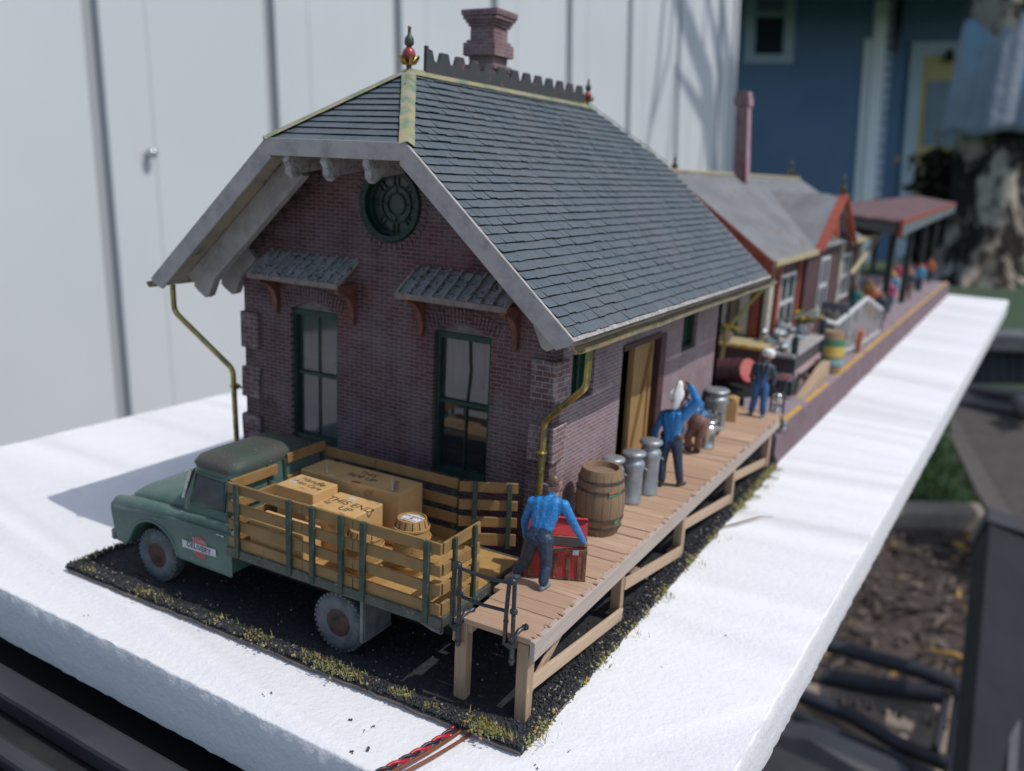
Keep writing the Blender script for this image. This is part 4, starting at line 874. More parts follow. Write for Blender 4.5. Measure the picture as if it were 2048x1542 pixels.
# ------------------------------------------------------------------ people (painted model figures)
def paint(name,a,b,r=.38): return M(name,a,b,r,ns=6,bs=13,bst=.6,bd=.03,spec=.5,c3=tuple(min(1,x*1.5+.03) for x in a),ns3=16,lo3=.62,hi3=.74)
SKIN=paint('figure_skin',(.42,.22,.15),(.34,.16,.11));SHIRT=paint('figure_sky_blue',(.02,.22,.55),(.03,.16,.42));SHIRT2=paint('figure_blue',(.025,.14,.33),(.02,.09,.22))
JEAN=paint('figure_denim',(.022,.042,.085),(.035,.06,.10));JEAN2=paint('figure_overall_blue',(.04,.14,.36),(.03,.08,.22));BOOT=paint('figure_boot',(.045,.035,.032),(.09,.075,.07));BRN=paint('figure_brown',(.20,.105,.085),(.15,.075,.06));HAIR=paint('figure_hair',(.11,.065,.045),(.16,.10,.07));DKB=paint('figure_dark_shirt',(.03,.045,.065),(.05,.07,.09));WHT=paint('figure_white',(.84,.84,.82),(.74,.74,.72),.4);WBOOT=paint('figure_pale_boot',(.33,.40,.47),(.16,.20,.27));HATD=paint('figure_dark_hat',(.05,.035,.03),(.08,.05,.04))
def head(c,face,r=.115,mi=0,hair=1,up=(0,0,1)):
    """skull, jaw, nose, ears, brow and hair; face = direction looked at"""
    c=V(c);f=V(face).normalized();u=V(up);s=f.cross(u).normalized()
    def e(o,rr,m): p=c+f*o[0]+s*o[1]+u*o[2];return('e',tuple(p),(rr,rr,rr*1.1),m)
    return [('e',tuple(c),(r*.80,r*.80,r),mi),e((.025,0,-.055),r*.62,mi),('c',c+f*r*.72+u*.01,c+f*(r*.98)-u*.025,.014,.019,mi),
        ('c',c+s*r*.78-u*.02,c+s*r*.84+u*.025,.016,.02,mi),('c',c-s*r*.78-u*.02,c-s*r*.84+u*.025,.016,.02,mi),('c',c+f*r*.76+s*.035+u*.03,c+f*r*.76-s*.035+u*.03,.012,.012,hair),
        ('c',c+f*r*.7+s*.025-u*.062,c+f*r*.7-s*.025-u*.062,.010,.010,hair),('e',tuple(c-f*.022+u*.028),(r*.84,r*.84,r*.86),hair)]
def leg(h,k,a,toe,m,mb,r=(.118,.086,.068)):
    h,k,a=V(h),V(k),V(a);toe=V(toe).normalized()
    return [('c',h,k,r[0],r[1],m),('c',k,a+V((0,0,.06)),r[1]*1.04,r[2]*1.12,m),('c',k*.45+a*.55,k*.7+a*.3+V((0,0,.0)),r[1]*.92,r[1]*.9,m),('c',a+V((0,0,.03)),a+V((0,0,-.01)),.05,.048,mb),('c',a-toe*.035+V((0,0,-.03)),a+toe*.15+V((0,0,-.035)),.044,.036,mb)]
def arm(s,e,w,m,r=(.078,.062,.045)): return [('c',s,e,r[0],r[1],m),('c',e,w,r[1],r[2],m)]
def torso(hl,hr,sl,sr,neck,m,mp,d=.0,waist=None):
    hl,hr,sl,sr,neck=map(V,(hl,hr,sl,sr,neck));hc=(hl+hr)/2;sc=(sl+sr)/2;w=hc.lerp(sc,.38)
    sx=(sr-sl).normalized()
    return [('c',hl,hr,.125,.125,mp),('c',hc+sx*.05,w+sx*.05,.125,.115,mp if waist is None else waist),('c',hc-sx*.05,w-sx*.05,.125,.115,mp if waist is None else waist),
        ('c',w+sx*.055,sc+sx*.11,.12,.122,m),('c',w-sx*.055,sc-sx*.11,.12,.122,m),('c',w,sc,.12,.13,m),('c',sl,sr,.085,.085,m),('c',sc,neck,.07,.052,m),('c',neck-(neck-sc).normalized()*.03,neck+(neck-sc).normalized()*.06,.05,.05,0)]
def man1():
    t=thing('person','man in a bright blue shirt and dark jeans leaning over the red trunk','person',(3.95,-1.6,HD))
    sl,sr=(3.79,-1.46,2.40),(4.27,-1.42,2.45);hl,hr=(3.89,-1.58,1.93),(4.09,-1.58,1.95);ne=(4.05,-1.38,2.57)
    P=torso(hl,hr,sl,sr,ne,1,2,waist=2)+head((4.07,-1.34,2.715),(.35,.9,-.3),.125,0,3)
    P+=leg((3.88,-1.57,1.90),(3.76,-1.50,1.55),(3.655,-1.55,HD+.075),(-.2,1,0),2,4)+leg((4.09,-1.58,1.90),(4.115,-1.56,1.56),(4.135,-1.66,HD+.075),(.15,1,0),2,4)
    wl=(3.665,-1.36,1.80);wr=(4.47,-1.13,1.86)
    P+=arm(sl,(3.685,-1.46,2.09),wl,1)+arm(sr,(4.41,-1.34,2.16),wr,1)
    P+=hand(wl,(.05,.15,-1),(1,.2,0),0)+hand(wr,(.25,.5,-.6),(-.8,.3,0),0,curl=.7)
    figure(t,P,[SKIN,SHIRT,JEAN,HAIR,WBOOT],.0115)
def man2():
    t=thing('person','man in a blue jacket holding a white hat to his head on the dock','person',(4.12,3.58,HD))
    sl,sr=(3.85,3.60,2.58),(4.25,3.62,2.61);hl,hr=(3.97,3.58,2.10),(4.17,3.58,2.10);ne=(4.07,3.62,2.74)
    P=torso(hl,hr,sl,sr,ne,1,2,waist=1)+head((4.06,3.66,2.90),(-.3,1,.1),.12,0,4)+[('c',(3.95,3.58,2.20),(4.19,3.58,2.20),.108,.108,3)]
    P+=leg((3.96,3.58,2.06),(3.95,3.52,1.66),(3.985,3.47,HD+.075),(-.3,.9,0),2,5)+leg((4.18,3.58,2.06),(4.24,3.60,1.66),(4.275,3.66,HD+.075),(.4,.8,0),2,5)
    wl=(3.70,3.62,1.97);wr=(4.33,3.62,3.20)
    P+=arm(sl,(3.74,3.58,2.26),wl,1)+arm(sr,(4.47,3.68,2.92),wr,1,(.10,.088,.06))+hand(wl,(0,.1,-1),(.2,1,0),0)+hand(wr,(-.8,.1,.5),(0,-.2,1),0,curl=.2)
    figure(t,P,[SKIN,SHIRT,JEAN,BOOT,HAIR,BOOT],.0125)
    h=MB();rot=Matrix.Rotation(.75,3,'Z')@Matrix.Rotation(.12,3,'Y')
    h.ball((0,0,0),(.105,.065,.21),16,10,.02);h.lathe([(.09,-.01),(.14,-.03),(.15,-.02),(.09,.015)],(0,0,0),22,Matrix.Rotation(math.pi/2,3,'X'),False)
    k=h.v[:];h.v=[tuple(rot@V((v[0],v[1],v[2]*(1.35 if abs(v[1])<.05 and (v[0]**2+v[2]**2)>.03 else 1)))+V((4.15,3.46,3.04))) for v in k];h.build('hat',WHT,t,smooth=60)
def man_bend():
    t=thing('person','stooping man in brown trousers and a dark hat behind the man in blue','person',(3.85,5.85,HD))
    hl,hr=(3.78,5.88,1.92),(3.98,5.92,1.92);sl,sr=(3.50,6.05,2.14),(3.72,6.42,2.16);ne=(3.46,6.36,2.24)
    P=torso(hl,hr,sl,sr,ne,1,2,waist=1)+[('e',(3.88,5.80,1.94),(.20,.17,.17),2),('e',(3.72,6.05,2.08),(.22,.24,.16),1),('e',(3.92,5.98,2.06),(.14,.16,.12),1)]+head((3.34,6.42,2.32),(-.8,.5,-.3),.12,0,3)
    P+=leg((3.80,5.85,1.85),(3.70,5.75,1.56),(3.72,5.88,HD+.075),(-.8,.5,0),2,3,(.12,.085,.06))+leg((3.98,5.88,1.85),(3.93,5.78,1.55),(3.90,5.92,HD+.075),(-.7,.6,0),2,3,(.12,.085,.06))
    wl=(3.14,6.12,1.66);wr=(3.40,6.70,1.62);P+=arm(sl,(3.32,6.02,1.92),wl,1)+arm(sr,(3.58,6.62,1.88),wr,1)+hand(wl,(-.3,.2,-1),(.3,1,0),0)+hand(wr,(-.2,.2,-1),(.3,1,0),0)
    figure(t,P,[SKIN,SHIRT2,BRN,BOOT],.015)
    h=MB();h.lathe([(.01,.10),(.09,.09),(.11,.0),(.20,-.01),(.21,.03),(.2,.02),(.11,.02)],(0,0,0),20,None,False);rot=Matrix.Rotation(-.35,3,'Y');h.v=[tuple(rot@V(v)+V((3.30,6.42,2.40))) for v in h.v];h.build('hat',HATD,t,smooth=60)
def man3():
    t=thing('person','man in blue overalls and a white cap at the far end of the dock','person',(4.15,9.8,HD))
    sl,sr=(3.98,9.80,2.50),(4.40,9.80,2.50);hl,hr=(4.07,9.8,2.04),(4.26,9.8,2.04);ne=(4.20,9.86,2.62)
    P=torso(hl,hr,sl,sr,ne,2,1,waist=1)+head((4.24,9.93,2.74),(.2,1,-.45),.115,0,3)+[('c',(4.06,9.72,2.48),(4.16,9.70,2.15),.035,.045,1),('c',(4.33,9.72,2.48),(4.22,9.70,2.15),.035,.045,1)]
    P+=leg((4.07,9.8,2.0),(4.05,9.78,1.62),(4.01,9.78,HD+.075),(-.3,1,0),1,3)+leg((4.27,9.8,2.0),(4.29,9.78,1.62),(4.30,9.75,HD+.075),(.2,1,0),1,4)
    wl=(3.93,9.92,2.02);wr=(4.44,9.95,2.08);P+=arm(sl,(3.92,9.80,2.24),wl,2)+arm(sr,(4.47,9.82,2.26),wr,2)+hand(wl,(.2,.8,-.3),(0,0,1),0)+hand(wr,(-.2,.8,-.3),(0,0,1),0)
    figure(t,P,[SKIN,JEAN2,DKB,BOOT,WBOOT],.015)
    h=MB();h.ball((0,0,.03),(.17,.18,.13),14,8);h.box((0,.17,-.02),(.2,.14,.02));rot=Matrix.Rotation(-.35,3,'X');h.v=[tuple(rot@V(v)+V((4.24,9.93,2.80))) for v in h.v];h.build('cap',WHT,t,smooth=60)
man1();man2();man_bend();man3()

# ------------------------------------------------------------------ far half of the model: platform, station, shelter
PLAT=M('purple_platform_paint',(.31,.255,.285),(.25,.20,.23),.7,ns=1.6,c3=(.13,.09,.12),ns3=3,lo3=.6,hi3=.68,bs=10,bst=.2)
PLATE=M('maroon_platform_edge',(.165,.11,.125),(.13,.085,.095),.7,ns=1.2,bs=8,bst=.2);YEL=M('yellow_line',(.62,.38,.05),(.48,.30,.06),.7,ns=3,c3=(.34,.26,.31),ns3=6,lo3=.62,hi3=.7)
PZ=.75
ex=lambda y:4.64+.0178*(y-10)
def platform():
    t=thing('station_platform','mauve painted station platform with a yellow line along its edge','platform',(4,10.2,0));b=MB();ys=[10.2+i*1.3 for i in range(36)]
    P=[(-3.4,ys[0],PZ)]+[(ex(y)+noise.noise(V((y*.6,0,0)))*.03-.10,y,PZ) for y in ys]+[(-3.4,ys[-1],PZ)]
    b.prism([(x,y,-.09) for x,y,z in P],(0,0,PZ+.09));b.build('platform_slab',PLAT,t)
    rows=[]
    for y in ys:
        q=noise.noise(V((y*.6,0,0)))*.03;x=ex(y)+q;rows.append([(x-.101,y,PZ-.002),(x-.101,y,-.09),(x+.02,y,-.09),(x+.03,y,.10),(x-.02,y,.2),(x-.015,y,PZ-.14),(x-.05,y,PZ-.03)])
    b=MB();b.loft(rows);b.build('edge_kerb',PLATE,t,smooth=60)
    for y0,y1 in((10.5,13.6),(14.2,17.2),(18.6,23.5),(24,31),(31.5,56)):
        n=max(2,int((y1-y0)/1.2));b=MB()
        for i in range(n):
            a,c=y0+(y1-y0)*i/n,y0+(y1-y0)*(i+1)/n;b.add([(ex(a)-.29,a,PZ+.004),(ex(a)-.15,a,PZ+.004),(ex(c)-.15,c,PZ+.004),(ex(c)-.29,c,PZ+.004)],[(0,1,2,3)])
        b.build('yellow_line',YEL,t)
platform()
SROOF=M('station_grey_roof',(.20,.21,.22),(.15,.155,.165),.75,ns=1.1,st=(1,.5,1),c3=(.17,.14,.12),ns3=2.5,lo3=.57,hi3=.7)
SRED=M('station_red_trim',(.33,.075,.045),(.24,.05,.035),.55,ns=4);SWALL=M('station_maroon_wall',(.10,.05,.05),(.07,.035,.038),.7,ns=3);CREAM=M('station_cream',(.52,.49,.40),(.42,.39,.33),.6,ns=5);EAVEC=M('station_cream_eave',(.46,.40,.24),(.36,.30,.18),.6,ns=4);DOORB=M('station_brown_panel',(.26,.20,.12),(.18,.14,.10),.6,ns=4,st=(6,6,1))
SPANE=glass('station_pane',(.07,.09,.11),.12,.05,.2)
def station():
    t=thing('passenger_station','passenger station with a plain grey roof and a red trimmed gable','building',(1,16,PZ))
    wx=2.75;y0,y1=15.2,32.0
    b=MB();b.bb((-2.7,y0,PZ),(wx,y1,4.9));b.build('station_wall',SWALL,t)
    re,ze,zr=3.3,4.78,7.1;ra,rb,rc_=13.4,30.6,33.5
    b=MB()
    n=V((zr-ze,0,re)).normalized()
    b.prism([(0,ra,zr),(re,ra,ze),(re,rc_,ze),(0,rb,zr)],n*-.09);b.build('roof_slope',SROOF,t)
    b=MB();n=V((-(zr-ze),0,re)).normalized();b.prism([(0,ra,zr),(-re,ra,ze),(-re,rc_,ze),(0,rb,zr)],n*-.09);b.build('roof_slope',SROOF,t)
    b=MB();b.prism([(0,rb,zr),(re,rc_,ze),(-re,rc_,ze)],(0,-.08,-.06));b.build('roof_hip',SROOF,t)
    b=MB();b.prism([(re+.03,ra-.05,ze+.02),(re+.03,19.3,ze+.02),(re+.03,19.3,ze-.14),(re+.03,ra-.05,ze-.14)],(.08,0,0));b.build('eave_fascia',EAVEC,t);b=MB();b.prism([(re+.03,25.9,ze+.02),(re+.03,rc_,ze+.02),(re+.03,rc_,ze-.14),(re+.03,25.9,ze-.14)],(.08,0,0));b.build('eave_fascia',EAVEC,t)
    b=MB();b.tube([(0,ra-.02,zr+.02),(0,rb,zr+.02)],.06,6);b.build('ridge_cap',EAVEC,t)
    b=MB();b.prism([(0,ra-.06,zr-.02),(re,ra-.06,ze-.02),(re,ra-.06,ze-.42),(0,ra-.06,zr-.55)],(0,.06,0));b.prism([(0,ra-.06,zr-.02),(-re,ra-.06,ze-.02),(-re,ra-.06,ze-.42),(0,ra-.06,zr-.55)],(0,.06,0));b.build('barge_board',SRED,t)
    # cross gable facing the platform
    gy,ga,gb,gz=22.6,19.2,26.0,6.6;gx=3.36
    for s,ye in((0,ga),(1,gb)):
        b=MB();b.prism([(-.0,gy,gz),(gx,gy,gz),(gx,ye,ze-.02),(2.2,ye,ze-.02)] if 0 else [(.75,gy,gz),(gx,gy,gz),(gx,ye,ze),(3.2,ye,ze)],(0,0,-.09));b.build('gable_slope',SROOF,t)
        b=MB();d=V((0,ye-gy,ze-gz));b.beam((gx+.03,gy,gz-.02),(gx+.03,ye,ze-.05),.10,.30,(1,0,0));b.build('gable_barge_board',SRED,t)
    b=MB();b.prism([(gx-.45,gy,gz-.2),(gx-.45,ga+.4,ze-.1),(gx-.45,ga+.4,PZ),(gx-.45,gb-.4,PZ),(gx-.45,gb-.4,ze-.1)],(.08,0,0));b.build('gable_wall',SWALL,t)
    b=MB();b.prism([(gx-.2,gy,gz-.5),(gx-.2,gy-.9,gz-1.5),(gx-.2,gy-.5,gz-1.6),(gx-.2,gy,gz-1.1),(gx-.2,gy+.5,gz-1.6),(gx-.2,gy+.9,gz-1.5)],(.1,0,0));b.tube([(gx-.15,gy,gz-.1),(gx-.15,gy,gz-1.5)],.06,6);b.build('gable_ornament',SRED,t)
    b=MB();b.prism([(gx-.36,gy-1.6,ze+.1),(gx-.36,gy+1.6,ze+.1),(gx-.36,gy+.4,ze+1.1),(gx-.36,gy-.4,ze+1.1)],(.03,0,0));b.build('gable_panel',EAVEC,t)
    def win(y,w,z0,z1,x=wx):
        f=MB();f.bb((x-.02,y-w/2,z0),(x+.06,y-w/2+.12,z1));f.bb((x-.02,y+w/2-.12,z0),(x+.06,y+w/2,z1));f.bb((x-.02,y-w/2,z0-.1),(x+.09,y+w/2,z0));f.bb((x-.02,y-w/2,z1),(x+.06,y+w/2,z1+.12))
        f.bb((x-.01,y-w/2+.12,(z0+z1)/2-.07),(x+.05,y+w/2-.12,(z0+z1)/2+.07));f.bb((x-.01,y-.06,z0),(x+.045,y+.06,z1));q=f.build('window',WHITEP,t)
        p=MB();p.bb((x+.002,y-w/2+.1,z0),(x+.012,y+w/2-.1,z1));p.build('pane',SPANE,q)
    win(17.9,2.1,2.25,3.95);win(29,2.0,2.25,3.95);win(22.6,1.6,2.3,4.2,gx-.36)
    for y in(15.25,20.0,27,31.9):
        b=MB();b.bb((wx+.002,y-.26,PZ+.2),(wx+.16,y+.26,4.75),.01);b.bb((wx+.02,y-.34,PZ),(wx+.2,y+.34,PZ+.5));b.build('corner_post',CREAM,t,bevel=.02)
    for y in(16.45,19.35,20.75,26.2):
        b=MB();b.bb((wx+.003,y-.22,PZ+.3),(wx+.10,y+.22,4.7));b.build('red_pilaster',SRED,t)
    # end wall with panels and its flower ledge
    for x0,x1,m in((.6,1.25,DOORB),(1.3,1.62,CREAM),(1.72,1.95,DOORB),(2.0,2.3,CREAM),(2.36,2.62,SRED)):
        b=MB();b.bb((x0,y0-.08,2.3),(x1,y0-.002,4.6));b.build('end_panel',m,t)
    b=MB();b.bb((.2,13.7,PZ+.0),(3.15,y0-.1,2.16));b.build('porch_base',SWALL,t)
    b=MB();b.bb((.1,13.58,2.161),(3.25,y0-.1,2.25));b.build('porch_ledge',EAVEC,t)
    b=MB()
    for i in range(9): b.bb((.3+i*.33,13.555,2.17),(.52+i*.33,13.70,2.275),.01)
    b.build('yellow_ledge_block',YEL,t)
    b=MB();b.tube([(3.36,13.6,4.70),(3.05,14.6,4.2),(2.2,13.35,2.75),(2.1,13.3,1.3)],.055,8);b.build('downspout',BRASS,t,smooth=50)
    b=MB();b.tube([(3.38,26.5,3.4),(3.42,33.2,4.72)],.09,7);b.build('eave_brace',EAVEC,t)
    GF=[FIN1,FIN1,FIN3]
    for q in(finial(t,0,28.8,zr+.05,1.0),finial(t,gx-.05,gy,gz,.95),finial(t,0,13.8,zr+.02,.7)):q.data.materials[1]=FIN1
    # chimney
    c=MB();c.bb((.02,20,6.9),(.46,20.45,9.45));c.bb((-.03,19.95,9.45),(.51,20.5,9.75));c.bb((.0,19.98,9.751),(.48,20.47,9.93));c.v=[(v[0]-(v[2]-7)*.085,v[1],v[2]) for v in c.v];o=c.build('chimney',[BRC,M('chimney_sunlit_side',(.42,.27,.31),(.33,.20,.24),.8,ns=3)],t,bevel=.02)  # side faces have the sunlight put into their pink colour
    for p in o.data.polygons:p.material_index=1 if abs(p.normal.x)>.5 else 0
station()
SHR=M('shelter_red_roof',(.115,.065,.068),(.155,.09,.092),.7,ns=1,c3=(.22,.15,.15),ns3=2,lo3=.58,hi3=.7);SHF=M('shelter_grey_fascia',(.14,.17,.18),(.10,.125,.13),.7,ns=2);SHP=M('shelter_dark_post',(.018,.022,.024))
def shelter():
    t=thing('platform_shelter','open platform shelter with a dark red roof on dark posts','shelter',(3,34,PZ))
    b=MB();b.prism([(4.55,30.5,5.55),(4.55,62,6.0),(2.0,62,6.35),(2.0,27.5,5.85)],(0,0,-.10));b.prism([(2.0,27.5,5.85),(2.0,62,6.35),(-1,62,5.9),(-1,30.5,5.55)],(0,0,-.1));b.build('roof',SHR,t)
    b=MB();b.prism([(4.56,30.5,5.5),(4.56,62,5.95),(4.56,62,5.35),(4.56,30.5,4.85)],(.08,0,0));b.build('fascia',SHF,t)
    b=MB();b.prism([(4.56,30.45,5.56),(4.56,62,6.01),(4.56,62,5.84),(4.56,30.45,5.36)],(.10,0,0));b.bb((4.5,30.40,4.8),(4.68,30.499,5.56));b.build('red_edge',SRED,t)
    b=MB();b.prism([(4.5,30.5,5.45),(2.0,27.6,5.75),(2.0,27.6,5.4),(4.5,30.5,4.9)],(0,.08,0));b.build('end_fascia',SHP,t)
    for y in(33.5,41,49,57):
        for x in(4.0,.2):
            p=MB();p.tube([(x,y,PZ),(x,y,5.6)],.16,8);p.tube([(x,y,4.4),(x+.1,y+1.3,5.5)],.08,6);p.build('post',SHP,t,smooth=50)
shelter()
# baggage things on the platform
MVP=M('mauve_board',(.42,.30,.31),(.32,.22,.23),.7,ns=2);DKM=M('wagon_dark',(.05,.04,.045),(.07,.055,.06),.6,ns=4);DGT=M('dark_teal_post',(.03,.06,.06),(.02,.04,.042),.6)
def wagon():
    t=thing('baggage_wagon','long dark baggage wagon piled with grey goods on the station platform','baggage wagon',(3.6,16,PZ))
    b=MB();b.bb((2.7,14.0,1.30),(4.05,18.4,1.52));b.build('bed',MVP,t,bevel=.02);b=MB();b.bb((2.72,14.05,1.521),(4.0,18.3,2.0));b.build('side_board',DKM,t);b=MB();b.bb((2.6,13.9,2.001),(4.08,18.5,2.10));b.build('top_shelf',GWOOD,t)
    for x,y in((4.0,18.3),(4.0,14.2),(2.75,18.3)):
        b=MB();b.bb((x-.08,y-.12,PZ+.1),(x+.08,y+.12,2.6));b.build('stake',DGT,t)
    for x in(2.8,4.0):
        for y in(14.9,17.5):
            w=MB();w.lathe([(.26,-.05),(.34,-.05),(.34,.05),(.26,.05),(.26,-.05)],(x,y,PZ+.34),20,Matrix.Rotation(math.pi/2,3,'Y'),False);w.tube([(x,y-.3,PZ+.34),(x,y+.3,PZ+.34)],.03,5);w.tube([(x,y,PZ+.05),(x,y,PZ+.63)],.03,5);w.build('wheel',DKM,t)
wagon()
def misc():
    t=thing('drum','maroon steel drum with a red end lying on a dark hand cart','drum',(3.1,11.3,HD));a,c=V((3.47,11.2,2.05)),V((2.55,11.75,1.80));d=(c-a).normalized()
    b=MB();b.tube([a,a.lerp(c,.33),a.lerp(c,.331),a.lerp(c,.34),a.lerp(c,.66),a.lerp(c,.661),a.lerp(c,.67),c],[.33,.33,.345,.33,.33,.345,.33,.33],24);b.build('drum_body',M('drum_maroon',(.11,.03,.04),(.08,.025,.032),.5,ns=3),t,smooth=50)
    b=MB();b.tube([a-d*.02,a-d*.006],[.30,.31],24);b.build('drum_end',M('drum_red',(.55,.11,.11),(.55,.28,.20),.5,ns=2.5),t,smooth=50)
    t=thing('hand_cart','low dark hand cart under the maroon drum','cart',(3.0,11.4,PZ));b=MB();b.box((3.0,11.5,1.40),(1.3,.8,.14),Matrix.Rotation(-.5,3,'Z'));b.build('cart_bed',BLACK,t)
    for s in(-1,1):
        b=MB();b.lathe([(.22,-.05),(.34,-.05),(.34,.05),(.22,.05),(.22,-.05)],(3.0+s*.35,11.5-s*.1-.3,PZ+.34),18,Matrix.Rotation(math.pi/2,3,'Y'),False);b.build('wheel',BLACK,t,smooth=50)
    t=thing('hand_truck','dark hand truck with red grips beside the man in overalls','hand truck',(4.5,10.7,PZ));b=MB()
    for s in(-.16,.16): b.tube([(4.46+s,10.6,PZ+.1),(4.46+s,10.55,2.0),(4.46+s,10.35,2.2)],.028,7)
    for z in(1.0,1.4,1.8): b.tube([(4.30,10.57,z),(4.62,10.57,z)],.02,6)
    b.bb((4.28,10.3,PZ+.05),(4.64,10.62,PZ+.1));b.build('frame',DGT,t,smooth=50)
    for s in(-.16,.16):
        b=MB();b.tube([(4.46+s,10.36,2.19),(4.46+s,10.25,2.24)],.038,7);b.build('grip',M('grip_red',(.5,.06,.07)),t);b=MB();b.lathe([(.08,-.03),(.13,-.03),(.13,.03),(.08,.03),(.08,-.03)],(4.46+s*1.4,10.66,PZ+.14),16,Matrix.Rotation(math.pi/2,3,'Y'),False);b.build('wheel',CHROME,t,smooth=50)
    b=MB();b.ball((4.46,10.5,1.62),(.13,.08,.12),10,7);b.lathe([(.09,0),(.09,.3),(.05,.36)],(4.46,10.5,1.02),12);b.build('tin_load',TINB,t,smooth=50)
    t=thing('painted_barrel','barrel with yellow and teal bands beside the baggage wagon','barrel',(4.3,19,PZ));b=MB();r=.44;x,y=4.20,19
    b.lathe([(r*.9,0),(r*1.02,.35),(r*1.05,.6)],(x,y,PZ),22);b.lathe([(r*1.02,1.05),(r*.98,1.2),(r*.88,1.42),(.02,1.42)],(x,y,PZ),22);b.build('staves',BARW,t,smooth=50)
    b=MB();b.lathe([(r*1.06,.6),(r*1.07,.95)],(x,y,PZ),22,None,False);b.build('yellow_band',M('band_yellow',(.58,.44,.10),(.5,.36,.08),ns=9,st=(1,1,.1)),t,smooth=50)
    for z,m in((.32,(.18,.38,.38)),(.96,(.06,.22,.13))):
        b=MB();b.lathe([(r*1.07,z),(r*1.07,z+.2)],(x,y,PZ),22,None,False);b.build('colour_band',M('band_teal',m),t,smooth=50)
    t=thing('plank_ramp','short tan plank ramp at the edge of the platform beside the wagon','ramp',(4.3,16.5,PZ));b=MB();b.prism([(4.12,14.4,PZ+.006),(4.12,18.4,PZ+.006),(4.12,18.4,PZ+.5),(4.12,17.6,PZ+.52)],(.24,0,0));b.build('planks',DECKY,t,bevel=.02)
    t=thing('white_railing','white picket railing at the top of the platform steps','railing',(4.3,24,PZ))
    A,B_,C=V((4.0,20.8,2.15)),V((4.42,24.4,2.75)),V((4.55,28.2,1.9))
    b=MB();b.tube([A-V((.25,1.2,-.25)),A,B_,C],.085,7);b.build('top_rail',WHITEP,t,smooth=50)
    n=11
    for i in range(n):
        f=i/(n-1);p=A.lerp(B_,f*1.5) if f<.667 else B_.lerp(C,(f-.667)*3);b=MB();b.tube([p,V((p.x,p.y,PZ+.05))],.05,6);b.build('picket',WHITEP,t)
    b=MB();b.tube([V((4.0,20.8,PZ+.2)),V((4.42,24.4,PZ+.2)),V((4.55,28.2,PZ+.2))],.05,6);b.build('bottom_rail',WHITEP,t)
    FL=M('flower_yellow',(.62,.40,.04),(.5,.25,.03),ns=9);LF=M('leaf_green',(.06,.14,.04),(.10,.18,.05),ns=9)
    def pot(x,y,z,k,label):
        t=thing('flower_pot',label,'flower pot',(x,y,z),'pots of yellow flowers');b=MB();b.lathe([(.12*k,0),(.17*k,.22*k),(.15*k,.22*k)],(x,y,z),12);b.build('pot',MVP,t,smooth=50);b=MB()
        for _ in range(26): b.ball((x+random.gauss(0,.12*k),y+random.gauss(0,.12*k),z+.28*k+abs(random.gauss(0,.08*k))),R(.03,.06)*k,6,4,.2)
        b.build('leaves',LF,t);b=MB()
        for _ in range(24): b.ball((x+random.gauss(0,.12*k),y+random.gauss(0,.12*k),z+.36*k+abs(random.gauss(0,.06*k))),R(.03,.05)*k,6,4,.2)
        b.build('blossom',FL,t)
    pot(2.05,13.9,2.28,1.1,'pot of yellow flowers at the end of the station porch ledge');pot(3.5,18.0,2.11,1.5,'pot of orange yellow flowers on the shelf of the baggage wagon')
    t=thing('grey_bundle','silver grey bundle of hardware on top of the baggage wagon','bundle',(3.2,16,2.1));b=MB()
    for i in range(14): b.ball((R(2.8,3.8),R(14.6,17.2),2.16+R(.05,.45)),(R(.1,.2),R(.15,.4),R(.08,.16)),8,6,.2)
    b.build('load',M('bundle_grey',(.36,.40,.42),(.22,.25,.27),.45,.3,ns=4),t,smooth=50)
    b=MB();b.lathe([(.05,0),(.06,.9),(.22,1.3),(.2,1.3)],(3.0,15.8,2.75),14,Matrix.Rotation(1.2,3,'Y'));b.build('horn',TINB,t,smooth=50)
    t=thing('notice_board','grey notice board with a pale emblem on the platform','notice board',(3.7,22,PZ));b=MB();b.bb((3.2,21.9,1.6),(4.2,22.0,2.75));b.build('board',M('board_grey',(.16,.18,.20),(.11,.13,.15),.6),t);b=MB();b.lathe([(.13,0),(.19,0),(.19,.02),(.13,.02),(.13,0)],(3.45,21.88,2.3),16,Matrix.Rotation(math.pi/2,3,'X'),False);b.ball((3.8,21.88,2.2),(.14,.02,.3),8,6);b.build('emblem',CREAM,t)
    for x in(3.25,4.15): b=MB();b.bb((x-.05,21.91,PZ),(x+.05,21.99,1.6));b.build('leg',SHP,t)
    b=None
    # twisted wires, twig, crumbs
    def wire(name,pts,r,mat,label,cat,grp=None):
        b=MB();b.tube(pts,r,8);o=b.build(name,mat,smooth=60);solo(o,label,cat,grp)
    cl=[V((3.90,-3.30,-.075)),V((3.87,-3.60,-.07)),V((3.80,-4.05,-.05)),V((3.70,-4.50,-.035)),V((3.60,-4.86,-.03)),V((3.52,-5.1,-.12)),V((3.5,-5.22,-.6)),V((3.5,-5.25,-2))]
    def curve(P,n=90):
        out=[]
        for i in range(n+1):
            t=i/n*(len(P)-1);k=min(int(t),len(P)-2);f=t-k;p0,p1,p2,p3=P[max(k-1,0)],P[k],P[k+1],P[min(k+2,len(P)-1)]
            out.append(.5*((2*p1)+(p2-p0)*f+(2*p0-5*p1+4*p2-p3)*f*f+(3*p1-p0-3*p2+p3)*f**3))
        return out
    cc=curve(cl);cum=0;tw=[[],[]]
    for i,p in enumerate(cc):
        if i:cum+=(p-cc[i-1]).length
        for q in(0,1):
            a=cum*17+q*math.pi;tw[q].append(p+V((math.cos(a)*.026,math.sin(a)*.008,math.sin(a)*.022+.025)))
